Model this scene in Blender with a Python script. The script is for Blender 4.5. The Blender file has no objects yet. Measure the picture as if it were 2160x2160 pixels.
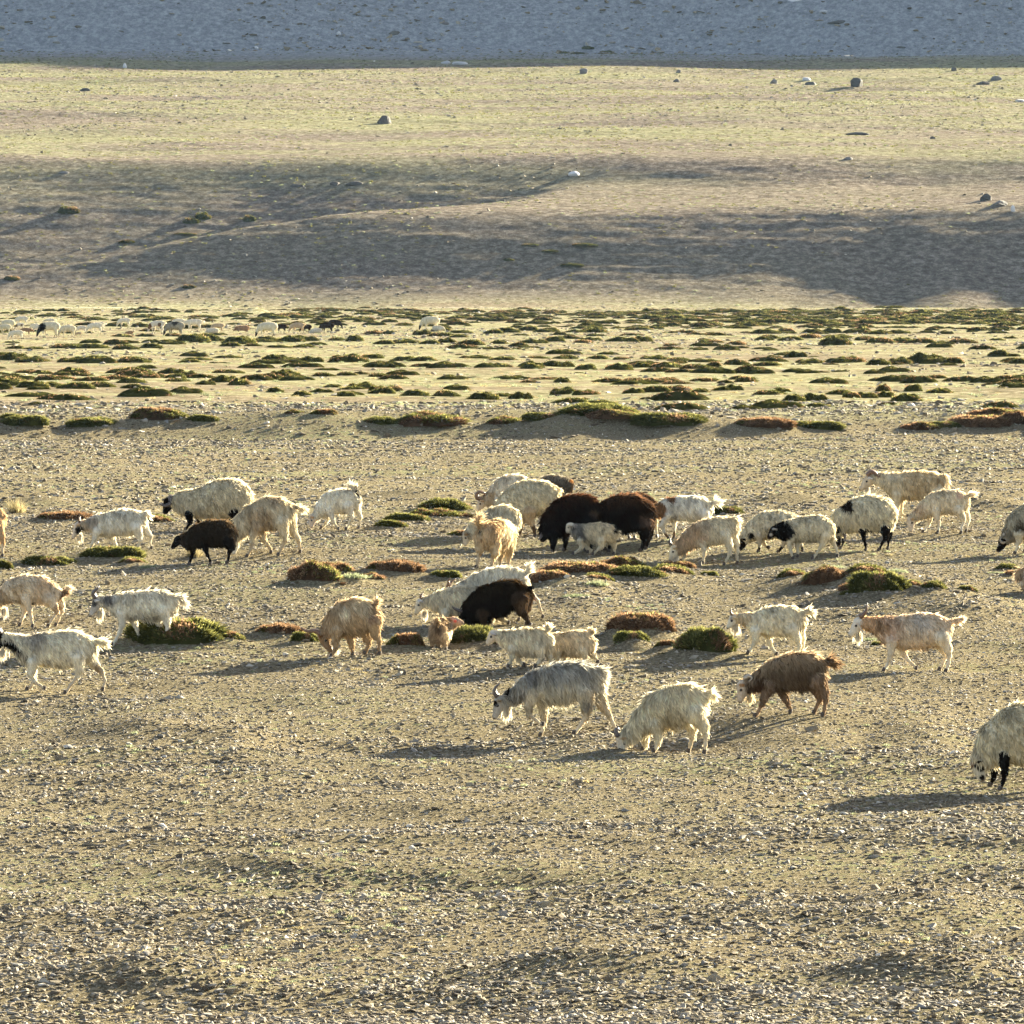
import bpy, math, random
import numpy as np
from mathutils import Vector, Matrix

R = math.radians
rng = np.random.default_rng(7)
random.seed(7)
SC = bpy.context.scene
COL = SC.collection

# ------------------------------------------------------------------ camera
FPX = 15444.0            # focal length in pixels of a 2160 px square frame
YH = 335.4               # image row of the level horizon
CAMZ = 6.0
cam_d = bpy.data.cameras.new('camera')
cam = bpy.data.objects.new('camera', cam_d)
COL.objects.link(cam)
cam_d.sensor_width = 36.0
cam_d.sensor_fit = 'HORIZONTAL'
cam_d.lens = 36.0 * FPX / 2160.0
cam_d.clip_start = 1.0
cam_d.clip_end = 4000.0
PITCH = math.atan((1080 - YH) / FPX)
cam.location = (0, 0, CAMZ)
cam.rotation_euler = (math.pi / 2 - PITCH, 0, 0)
SC.camera = cam

# ------------------------------------------------------------------ light
SUN_EL = 16.0
SUN_H = Vector((0.66, 0.75, 0)).normalized()       # horizontal direction towards the sun
sun_vec = Vector((SUN_H.x * math.cos(R(SUN_EL)), SUN_H.y * math.cos(R(SUN_EL)), math.sin(R(SUN_EL))))
w = bpy.data.worlds.new('World')
SC.world = w
w.use_nodes = True
nt = w.node_tree
bg = nt.nodes['Background']
sky = nt.nodes.new('ShaderNodeTexSky')
sky.sky_type = 'NISHITA'
sky.sun_disc = False
sky.sun_elevation = R(SUN_EL)
sky.sun_rotation = math.atan2(SUN_H.x, SUN_H.y)
sky.altitude = 500
sky.air_density = 0.75
sky.dust_density = 2.0
sky.ozone_density = 1.0
hsv = nt.nodes.new('ShaderNodeHueSaturation')
hsv.inputs['Saturation'].default_value = 0.72
nt.links.new(sky.outputs[0], hsv.inputs['Color'])
nt.links.new(hsv.outputs[0], bg.inputs[0])
bg.inputs[1].default_value = 0.05
sl = bpy.data.lights.new('sun', 'SUN')
sl.energy = 5.0
sl.angle = R(0.5)
sl.color = (1.0, 0.90, 0.66)
so = bpy.data.objects.new('sun', sl)
COL.objects.link(so)
so.rotation_euler = sun_vec.to_track_quat('Z', 'Y').to_euler()
so.location = (60, 60, 60)
SC.view_settings.view_transform = 'Standard'
SC.view_settings.look = 'None'
SC.view_settings.exposure = 3.05
SC.view_settings.gamma = 1.0
SC.view_settings.use_curve_mapping = False
SC.render.engine = 'CYCLES'
SC.cycles.max_bounces = 5
SC.cycles.diffuse_bounces = 3
SC.cycles.transmission_bounces = 3
SC.cycles.transparent_max_bounces = 4
SC.cycles.caustics_reflective = False
SC.cycles.caustics_refractive = False


# ------------------------------------------------------------------ helpers
def tag(o, label=None, cat=None, group=None, kind=None):
    if label: o['label'] = label
    if cat: o['category'] = cat
    if group: o['group'] = group
    if kind: o['kind'] = kind
    return o


def link(o, parent=None):
    COL.objects.link(o)
    if parent is not None:
        o.parent = parent
    return o


def npmesh(name, V, F, mat=None, smooth=False, col=None, tris=False):
    """V (n,3); F list of faces or (m,k) array"""
    me = bpy.data.meshes.new(name)
    V = np.asarray(V, dtype=np.float32)
    if isinstance(F, np.ndarray):
        m, k = F.shape
        me.vertices.add(len(V))
        me.vertices.foreach_set('co', V.ravel())
        me.loops.add(m * k)
        me.loops.foreach_set('vertex_index', F.astype(np.int32).ravel())
        me.polygons.add(m)
        me.polygons.foreach_set('loop_start', np.arange(0, m * k, k, dtype=np.int32))
        me.update(calc_edges=True)
    else:
        me.from_pydata([tuple(v) for v in V], [], F)
        me.update()
    if smooth:
        me.polygons.foreach_set('use_smooth', np.ones(len(me.polygons), dtype=bool))
    if col is not None:
        a = me.color_attributes.new('col', 'FLOAT_COLOR', 'POINT')
        c = np.ones((len(V), 4), dtype=np.float32)
        c[:, :3] = col
        a.data.foreach_set('color', c.ravel())
    if mat is not None:
        me.materials.append(mat)
    return me


def _hash(ix, iy, seed):
    h = (ix.astype(np.int64) * 374761393 + iy.astype(np.int64) * 668265263 + seed * 1442695041) & 0xffffffff
    h = ((h ^ (h >> 13)) * 1274126177) & 0xffffffff
    h = h ^ (h >> 16)
    return (h & 0xffff) / 65535.0


def vnoise(x, y, seed=0):
    """value noise in -1..1"""
    x = np.asarray(x, dtype=np.float64); y = np.asarray(y, dtype=np.float64)
    ix = np.floor(x); iy = np.floor(y)
    fx = x - ix; fy = y - iy
    fx = fx * fx * fx * (fx * (fx * 6 - 15) + 10); fy = fy * fy * fy * (fy * (fy * 6 - 15) + 10)
    a = _hash(ix, iy, seed); b = _hash(ix + 1, iy, seed)
    c = _hash(ix, iy + 1, seed); d = _hash(ix + 1, iy + 1, seed)
    return ((a * (1 - fx) + b * fx) * (1 - fy) + (c * (1 - fx) + d * fx) * fy) * 2 - 1


def fbm(x, y, seed=0, oct=4):
    s = 0; a = 1.0; t = 0
    for i in range(oct):
        s = s + a * vnoise(x * 2 ** i + 17.3 * i, y * 2 ** i - 9.1 * i, seed + i)
        t += a; a *= 0.5
    return s / t


def smin(a, b, k):
    h = np.clip(0.5 + 0.5 * (b - a) / k, 0, 1)
    return b * (1 - h) + a * h - k * h * (1 - h)


def smax(a, b, k):
    return -smin(-a, -b, k)


def sstep(a, b, x):
    t = np.clip((x - a) / (b - a), 0, 1)
    return t * t * (3 - 2 * t)


# ------------------------------------------------------------------ terrain height
PD = np.array([20, 40, 51, 62, 74, 88, 104, 122, 143, 148.5, 155.0, 160, 165, 250, 350, 450, 560, 600])
PZ = np.array([-6.15, -6.12, -6.04, -5.93, -5.80, -5.44, -5.10, -5.18, -5.42, -5.95, -6.10, -5.60, -5.62, -6.98, -8.46, -9.93, -11.56, -12.15])
CR_X = np.array([-200, -60, -44, -33, -22, -12, 1.5, 10, 20])
CR_Z = np.array([-12.6, -11.5, -10.2, -7.9, -5.6, -4.3, -2.6, -1.0, 4.0])


def profile(D):
    # smoothed piecewise-linear profile
    s = 0
    for o, wt in ((-1.2, .25), (0, .5), (1.2, .25)):
        s = s + wt * np.interp(D + o, PD, PZ)
    return s


def face(D, off):
    t = D - off
    z = -12.15 + 0.405 * np.minimum(t, 13) + 0.345 * np.maximum(0, t - 13)
    return z


MOUNDS = []     # (x, y, rx, ry, h)  low humps and hummocks, filled from the picture below


def hill(x, D):
    xs = x
    base = -12.15 + (D - 600) * 0.004
    f1 = face(D + 1.2 * fbm(xs / 40, D / 60, 31, 2), 609.5)
    zc = np.interp(x, CR_X, CR_Z)
    dc = 609.5 + (zc + 12.15) / 0.395
    k = smin(f1, zc + 0.25 * fbm(xs / 5, D / 5, 33, 2) - 0.10 * (D - dc) * sstep(14, -10, x) + 0.03 * (D - dc) * sstep(-10, 14, x), 0.45)
    bk = -12.15 + 0.335 * (D - 631 + 3.0 * fbm(xs / 30 + 9, D / 50, 41, 2))
    z = smax(k, bk, 0.8)
    up = -3.0 + 0.5 * fbm(xs / 30, D / 40, 77, 2) + 0.062 * (D - 646) + 1.8 * sstep(656, 668, D + 3 * fbm(xs / 25, D / 90, 5, 2))
    z = smin(z, up, 0.8)
    z = smax(z, base, 3.4)
    # rolling folds, long and low across the slope
    amp = sstep(652, 684, D)
    z = z + amp * (0.42 * fbm(xs / 34 + D / 60, D / 9, 11, 3) + 0.05 * fbm(xs / 6, D / 3, 12, 2))
    # terracettes on the steep faces
    stp = sstep(604, 614, D) * (1 - sstep(656, 672, D))
    z = z + stp * (0.07 * fbm(xs / 7, D / 0.9, 13, 2) + 0.06 * fbm(xs / 2.2, D / 1.4, 14, 2) + 0.05 * fbm(xs / 18, D / 12, 19, 2))
    # mountain behind, steeper than the sun's rays
    m = 0.54 * np.maximum(0, D - 872 - 6 * fbm(xs / 60, 0 * D, 21, 2))
    mr = 33 - 2.4 * np.exp(-((xs - 45) / 30) ** 2) + 2.0 * 2.0 * fbm(xs / 22, 0 * D, 23, 3)
    mm = smin(m, mr + 0.10 * (D - 930), 2.0)
    z = z + mm + sstep(872, 890, D) * 0.5 * fbm(xs / 8, D / 6, 24, 3)
    return z


def height(x, y):
    x = np.asarray(x, dtype=np.float64); y = np.asarray(y, dtype=np.float64)
    D = y
    near = 1 - sstep(150, 175, D)
    z = profile(D - 2.2 * vnoise(x / 9.0, 0 * D, 3) * sstep(128, 142, D) * (1 - sstep(175, 200, D)))
    # uneven ground
    z = z + near * (0.040 * fbm(x / 3.2, D / 5.0, 1, 3) + 0.085 * fbm(x / 6.5, D / 2.6, 71, 3) + 0.06 * fbm(x / 3.6, D / 1.2, 73, 2) * (1 - sstep(95, 115, D)) + 0.020 * fbm(x / 0.7, D / 0.9, 2, 2))
    z = z + (1 - near) * (0.09 * fbm(x / 14, D / 16, 6, 3) + 0.05 * fbm(x / 2.5, D / 3, 8, 2)) * (1 - sstep(590, 610, D))
    # eroded lip of the low bank
    lip = np.exp(-((D - 158.5 - 3.2 * vnoise(x / 4.1, 0 * D, 9)) / 2.2) ** 2)
    z = z + lip * (0.22 + 0.18 * vnoise(x / 2.3, 0 * D, 10)) * (1 - sstep(7.5, 9.5, x) * (1 - sstep(11, 12, x)))
    fw = sstep(592, 604, D)
    z = z + (hill(x, D) - z) * fw
    for (mx, my, rx, ry, h) in MOUNDS:
        q = ((x - mx) / rx) ** 2 + ((D - my) / ry) ** 2
        if np.ndim(q) == 0:
            if q < 6: z = z + h * np.exp(-q * 1.2)
        else:
            msk = q < 6
            if msk.any():
                z[msk] += h * np.exp(-q[msk] * 1.2)
    return z + CAMZ


def h1(x, y):
    return float(height(np.array([x]), np.array([y]))[0])


def ray(px, py):
    dx = (px - 1080) / FPX; dy = -(py - 1080) / FPX
    c, s = math.cos(PITCH), math.sin(PITCH)
    return np.array([dx, c + dy * s, -s + dy * c])


def hit(px, py, d0=30.0, d1=1000.0):
    """first point of the ground on the line of sight through a picture point"""
    r = ray(px, py); r = r / r[1]
    t = np.concatenate([np.arange(d0, 200, 0.25), np.arange(200, d1, 0.8)])
    z = CAMZ + r[2] * t
    g = height(r[0] * t, t)
    below = np.nonzero(z < g)[0]
    if len(below) == 0:
        return None
    i = max(1, below[0])
    a, b = t[i - 1], t[i]
    for _ in range(14):
        m = 0.5 * (a + b)
        if CAMZ + r[2] * m < h1(r[0] * m, m): b = m
        else: a = m
    return np.array([r[0] * b, b, h1(r[0] * b, b)])


def disp(x, y):
    return x * 2160 / 1932.0, y * 2160 / 1932.0


# hummocks seen as dark, turned-away slopes: (x, y, width) in the full view, height in metres
for (x, y, wd, dp, hh) in [
        (280, 1388, 300, 1.6, 0.18), (450, 1415, 200, 1.2, 0.12), (1500, 1400, 420, 3.0, 0.20), (1130, 1425, 260, 2.2, 0.12),
        (1750, 1392, 200, 2.2, 0.12), (1650, 1120, 420, 3.2, 0.22), (1820, 1150, 260, 2.4, 0.14),
        (1100, 1120, 160, 2.5, 0.10), (300, 1850, 460, 0.9, 0.2), (1150, 1836, 500, 0.8, 0.2), (1750, 1846, 400, 0.8, 0.2), (1750, 1700, 300, 1.2, 0.08),
        (500, 1650, 500, 1.3, 0.09), (1200, 1690, 500, 1.2, 0.08), (1200, 938, 300, 1.4, 0.10), (1850, 955, 260, 0.8, 0.17), (1490, 948, 220, 0.8, 0.15),
        (80, 955, 180, 0.8, 0.15), (780, 940, 240, 0.8, 0.15)]:
    p = hit(*disp(x, y))
    s = p[1] / FPX * 2160 / 1932
    MOUNDS.append((p[0], p[1], wd * s * 0.5, dp, hh))

# ------------------------------------------------------------------ materials
def newmat(name):
    m = bpy.data.materials.new(name)
    m.use_nodes = True
    n = m.node_tree
    for x in list(n.nodes):
        n.nodes.remove(x)
    out = n.nodes.new('ShaderNodeOutputMaterial')
    return m, n, out


def N(n, t, **kw):
    o = n.nodes.new(t)
    for k, v in kw.items():
        if k.startswith('i_'):
            key = k[2:]
            key = int(key) if key.isdigit() else key.replace('_', ' ')
            o.inputs[key].default_value = v
        else:
            setattr(o, k, v)
    return o


def ramp(n, src, stops):
    r = n.nodes.new('ShaderNodeValToRGB')
    e = r.color_ramp.elements
    e[0].position, e[0].color = stops[0][0], (*stops[0][1], 1)
    e[1].position, e[1].color = stops[-1][0], (*stops[-1][1], 1)
    for p, c in stops[1:-1]:
        k = e.new(p); k.color = (*c, 1)
    n.links.new(src, r.inputs[0])
    return r.outputs[0]


def mixc(n, f, a, b, mode='MIX'):
    m = n.nodes.new('ShaderNodeMix'); m.data_type = 'RGBA'; m.blend_type = mode
    for s, v in ((0, f), (6, a), (7, b)):
        if hasattr(v, 'links') or hasattr(v, 'is_linked'):
            n.links.new(v, m.inputs[s])
        elif isinstance(v, (int, float)):
            m.inputs[s].default_value = v
        else:
            m.inputs[s].default_value = (*v, 1)
    return m.outputs[2]


def mathn(n, op, a, b=0.5, clamp=False):
    m = n.nodes.new('ShaderNodeMath'); m.operation = op; m.use_clamp = clamp
    for s, v in ((0, a), (1, b)):
        if hasattr(v, 'is_linked'): n.links.new(v, m.inputs[s])
        else: m.inputs[s].default_value = v
    return m.outputs[0]


def noise(n, vec, scale, detail=4, rough=0.6):
    t = n.nodes.new('ShaderNodeTexNoise')
    t.inputs['Scale'].default_value = scale
    t.inputs['Detail'].default_value = detail
    t.inputs['Roughness'].default_value = rough
    if vec is not None: n.links.new(vec, t.inputs['Vector'])
    return t


def vscale(n, vec, sc):
    m = n.nodes.new('ShaderNodeMapping'); m.inputs['Scale'].default_value = sc
    n.links.new(vec, m.inputs['Vector'])
    return m.outputs[0]


def ground_mat():
    """ground: bare gravelly soil near by, thin pale grass on the flat, and the hillside's own turf and scree"""
    m, n, out = newmat('ground_soil')
    L = n.links
    geo = n.nodes.new('ShaderNodeNewGeometry')
    pos = geo.outputs['Position']
    sep = n.nodes.new('ShaderNodeSeparateXYZ'); L.new(pos, sep.inputs[0])
    Y = sep.outputs['Y']
    n1 = noise(n, pos, 30, 6, 0.75)
    n2 = noise(n, pos, 3.0, 4, 0.6)
    n3 = noise(n, vscale(n, pos, (0.10, 0.35, 0)), 1.0, 4, 0.6)
    near = ramp(n, n1.outputs[0], [(0.34, (0.042, 0.033, 0.021)), (0.5, (0.145, 0.118, 0.073)), (0.67, (0.44, 0.375, 0.25))])
    near = mixc(n, mathn(n, 'MULTIPLY', n2.outputs[0], 0.35), near, (0.19, 0.168, 0.10))
    # sparse green
    gm = ramp(n, n3.outputs[0], [(0.50, (0, 0, 0)), (0.68, (1, 1, 1))])
    n4 = noise(n, pos, 9, 4, 0.7)
    gm2 = ramp(n, n4.outputs[0], [(0.46, (0, 0, 0)), (0.6, (1, 1, 1))])
    gmask = mathn(n, 'MULTIPLY', gm, gm2)
    near = mixc(n, mathn(n, 'MULTIPLY', gmask, 0.5), near, (0.22, 0.26, 0.12))
    # flat plain: pale yellow green turf between stony strips
    n5 = noise(n, vscale(n, pos, (0.055, 0.10, 0)), 1.0, 5, 0.62)
    n6 = noise(n, vscale(n, pos, (1.1, 0.8, 1)), 2.0, 6, 0.8)
    turf = ramp(n, n6.outputs[0], [(0.34, (0.085, 0.08, 0.035)), (0.5, (0.215, 0.20, 0.115)), (0.66, (0.42, 0.395, 0.25))])
    stony = ramp(n, n6.outputs[0], [(0.34, (0.08, 0.063, 0.042)), (0.5, (0.18, 0.148, 0.098)), (0.66, (0.36, 0.31, 0.22))])
    tm = ramp(n, n5.outputs[0], [(0.42, (0, 0, 0)), (0.56, (1, 1, 1))])
    plain = mixc(n, tm, stony, turf)
    pm = mathn(n, 'MULTIPLY', mathn(n, 'SUBTRACT', Y, 158.5), 1 / 3.0, True)
    col = mixc(n, pm, near, plain)
    # hillside
    n7 = noise(n, vscale(n, pos, (0.03, 0.075, 0.0)), 1.0, 5, 0.6)
    n8 = noise(n, pos, 1.3, 6, 0.85)
    ht = ramp(n, n8.outputs[0], [(0.34, (0.11, 0.10, 0.058)), (0.5, (0.25, 0.235, 0.14)), (0.66, (0.44, 0.42, 0.27))])
    hs = ramp(n, n8.outputs[0], [(0.34, (0.085, 0.068, 0.055)), (0.5, (0.20, 0.165, 0.13)), (0.66, (0.44, 0.38, 0.31))])
    hm = ramp(n, n7.outputs[0], [(0.42, (0, 0, 0)), (0.58, (1, 1, 1))])
    hm = mathn(n, 'MULTIPLY', hm, mathn(n, 'ADD', mathn(n, 'MULTIPLY', mathn(n, 'SUBTRACT', Y, 652.0), 1 / 30.0, True), 0.15, True))
    hillc = mixc(n, hm, hs, ht)
    mt = ramp(n, n8.outputs[0], [(0.34, (0.17, 0.18, 0.19)), (0.5, (0.30, 0.31, 0.32)), (0.66, (0.5, 0.5, 0.5))])
    hillc = mixc(n, mathn(n, 'MULTIPLY', mathn(n, 'SUBTRACT', Y, 845.0), 1 / 25.0, True), hillc, mt)
    qm = mathn(n, 'MULTIPLY', mathn(n, 'ADD', mathn(n, 'SUBTRACT', Y, 612.0), mathn(n, 'MULTIPLY', n5.outputs[0], 16.0)), 1 / 7.0, True)
    col = mixc(n, qm, col, hillc)
    # bump in three sizes
    b1 = noise(n, pos, 55, 5, 0.75)
    b2 = noise(n, pos, 8, 5, 0.75)
    b3 = noise(n, pos, 1.6, 6, 0.8)
    bn = n.nodes.new('ShaderNodeBump'); bn.inputs['Strength'].default_value = 1.0; bn.inputs['Distance'].default_value = 0.022
    L.new(b1.outputs[0], bn.inputs['Height'])
    bm = n.nodes.new('ShaderNodeBump'); bm.inputs['Strength'].default_value = 1.0
    L.new(b2.outputs[0], bm.inputs['Height']); L.new(bn.outputs[0], bm.inputs['Normal'])
    L.new(mathn(n, 'MULTIPLY', mathn(n, 'ADD', pm, 0.5), 0.05), bm.inputs['Distance'])
    bf = n.nodes.new('ShaderNodeBump'); bf.inputs['Strength'].default_value = 1.0
    L.new(b3.outputs[0], bf.inputs['Height']); L.new(bm.outputs[0], bf.inputs['Normal'])
    L.new(mathn(n, 'MULTIPLY', qm, 0.55), bf.inputs['Distance'])
    d = n.nodes.new('ShaderNodeBsdfDiffuse')
    L.new(col, d.inputs['Color']); L.new(bf.outputs[0], d.inputs['Normal'])
    L.new(d.outputs[0], out.inputs[0])
    return m


M_GROUND = ground_mat()


def stone_mat(name, stops):
    m, n, out = newmat(name)
    L = n.links
    oi = n.nodes.new('ShaderNodeObjectInfo')
    tc = n.nodes.new('ShaderNodeTexCoord')
    ns = noise(n, tc.outputs['Object'], 14, 5, 0.7)
    base = ramp(n, oi.outputs['Random'], stops)
    c = mixc(n, 0.35, base, ramp(n, ns.outputs[0], [(0.3, (0.4, 0.4, 0.4)), (0.7, (1.5, 1.5, 1.5))]), 'MULTIPLY')
    p = n.nodes.new('ShaderNodeBsdfPrincipled')
    p.inputs['Roughness'].default_value = 0.8
    p.inputs['Specular IOR Level'].default_value = 0.15
    b = n.nodes.new('ShaderNodeBump'); b.inputs['Distance'].default_value = 0.004; b.inputs['Strength'].default_value = 0.6
    L.new(ns.outputs[0], b.inputs['Height']); L.new(b.outputs[0], p.inputs['Normal'])
    L.new(c, p.inputs['Base Color'])
    L.new(p.outputs[0], out.inputs[0])
    return m


M_STONE = stone_mat('stone', [(0.0, (0.075, 0.058, 0.038)), (0.35, (0.155, 0.122, 0.078)), (0.7, (0.28, 0.23, 0.15)),
                              (0.88, (0.22, 0.205, 0.18)), (0.975, (0.34, 0.30, 0.23)), (1.0, (0.62, 0.56, 0.46))])
M_ROCK = stone_mat('boulder_rock', [(0.0, (0.055, 0.05, 0.046)), (0.6, (0.09, 0.08, 0.07)), (1.0, (0.17, 0.155, 0.14))])
M_PALE = stone_mat('pale_rock', [(0.0, (0.36, 0.35, 0.34)), (1.0, (0.62, 0.60, 0.57))])


def leaf_mat(name, c0, c1, c2, tr=0.55):
    m, n, out = newmat(name)
    L = n.links
    at = n.nodes.new('ShaderNodeAttribute'); at.attribute_name = 'col'
    geo = n.nodes.new('ShaderNodeNewGeometry')
    oi = n.nodes.new('ShaderNodeObjectInfo')
    c = ramp(n, at.outputs['Fac'], [(0.0, c0), (0.5, c1), (1.0, c2)])
    v = mathn(n, 'ADD', mathn(n, 'MULTIPLY', oi.outputs['Random'], 0.35), 0.80)
    hs = n.nodes.new('ShaderNodeHueSaturation'); L.new(c, hs.inputs['Color']); L.new(v, hs.inputs['Value'])
    d = n.nodes.new('ShaderNodeBsdfDiffuse'); t = n.nodes.new('ShaderNodeBsdfTranslucent')
    L.new(hs.outputs[0], d.inputs[0]); L.new(hs.outputs[0], t.inputs[0])
    mx = n.nodes.new('ShaderNodeMixShader'); mx.inputs[0].default_value = tr
    L.new(d.outputs[0], mx.inputs[1]); L.new(t.outputs[0], mx.inputs[2])
    L.new(mx.outputs[0], out.inputs[0])
    return m


M_LEAF_G = leaf_mat('shrub_green', (0.030, 0.032, 0.010), (0.105, 0.105, 0.030), (0.30, 0.28, 0.10))
M_LEAF_B = leaf_mat('shrub_russet', (0.05, 0.030, 0.016), (0.20, 0.115, 0.062), (0.40, 0.26, 0.15))
M_LEAF_P = leaf_mat('herb_pale', (0.10, 0.11, 0.06), (0.20, 0.22, 0.12), (0.32, 0.35, 0.21), 0.5)
M_STRAW = leaf_mat('dry_grass', (0.15, 0.12, 0.06), (0.27, 0.22, 0.11), (0.42, 0.35, 0.19), 0.5)


def plain_mat(name, c, rough=0.6, spec=0.3, var=0.0):
    m, n, out = newmat(name)
    p = n.nodes.new('ShaderNodeBsdfPrincipled')
    p.inputs['Roughness'].default_value = rough
    p.inputs['Specular IOR Level'].default_value = spec
    tc = n.nodes.new('ShaderNodeTexCoord')
    ns = noise(n, tc.outputs['Object'], 25, 4, 0.6)
    cc = mixc(n, ns.outputs[0], tuple(x * 0.7 for x in c), tuple(min(1, x * 1.3) for x in c))
    n.links.new(cc, p.inputs['Base Color'])
    n.links.new(p.outputs[0], out.inputs[0])
    return m


M_HORN = plain_mat('horn', (0.14, 0.075, 0.04), 0.45, 0.5)
M_HORN_D = plain_mat('horn_dark', (0.09, 0.07, 0.06), 0.45, 0.5)
M_HORN_L = plain_mat('horn_pale', (0.34, 0.28, 0.20), 0.45, 0.5)
M_HOOF = plain_mat('hoof', (0.06, 0.045, 0.035), 0.6)
M_EYE = plain_mat('eye', (0.012, 0.008, 0.005), 0.15, 0.6)
M_SAND = plain_mat('bare_earth', (0.26, 0.215, 0.15), 0.9, 0.1)
M_TAG = plain_mat('ear_tag_red', (0.55, 0.09, 0.05), 0.5)


def coat_mat(name, fur):
    m, n, out = newmat(name)
    L = n.links
    at = n.nodes.new('ShaderNodeAttribute'); at.attribute_name = 'col'
    tc = n.nodes.new('ShaderNodeTexCoord')
    ns = noise(n, vscale(n, tc.outputs['Object'], (26, 26, 5)), 1.0, 4, 0.65)
    f = ramp(n, ns.outputs[0], [(0.3, (0.72, 0.68, 0.62)), (0.62, (1.08, 1.07, 1.05))])
    c = mixc(n, 1.0, at.outputs['Color'], f, 'MULTIPLY')
    d = n.nodes.new('ShaderNodeBsdfDiffuse'); L.new(c, d.inputs[0])
    if fur:
        t = n.nodes.new('ShaderNodeBsdfTranslucent'); L.new(c, t.inputs[0])
        mx = n.nodes.new('ShaderNodeMixShader'); mx.inputs[0].default_value = 0.5
        L.new(d.outputs[0], mx.inputs[1]); L.new(t.outputs[0], mx.inputs[2])
        L.new(mx.outputs[0], out.inputs[0])
    else:
        L.new(d.outputs[0], out.inputs[0])
    return m


M_SKIN = coat_mat('animal_skin', False)
M_FUR = coat_mat('animal_fur', True)


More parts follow.
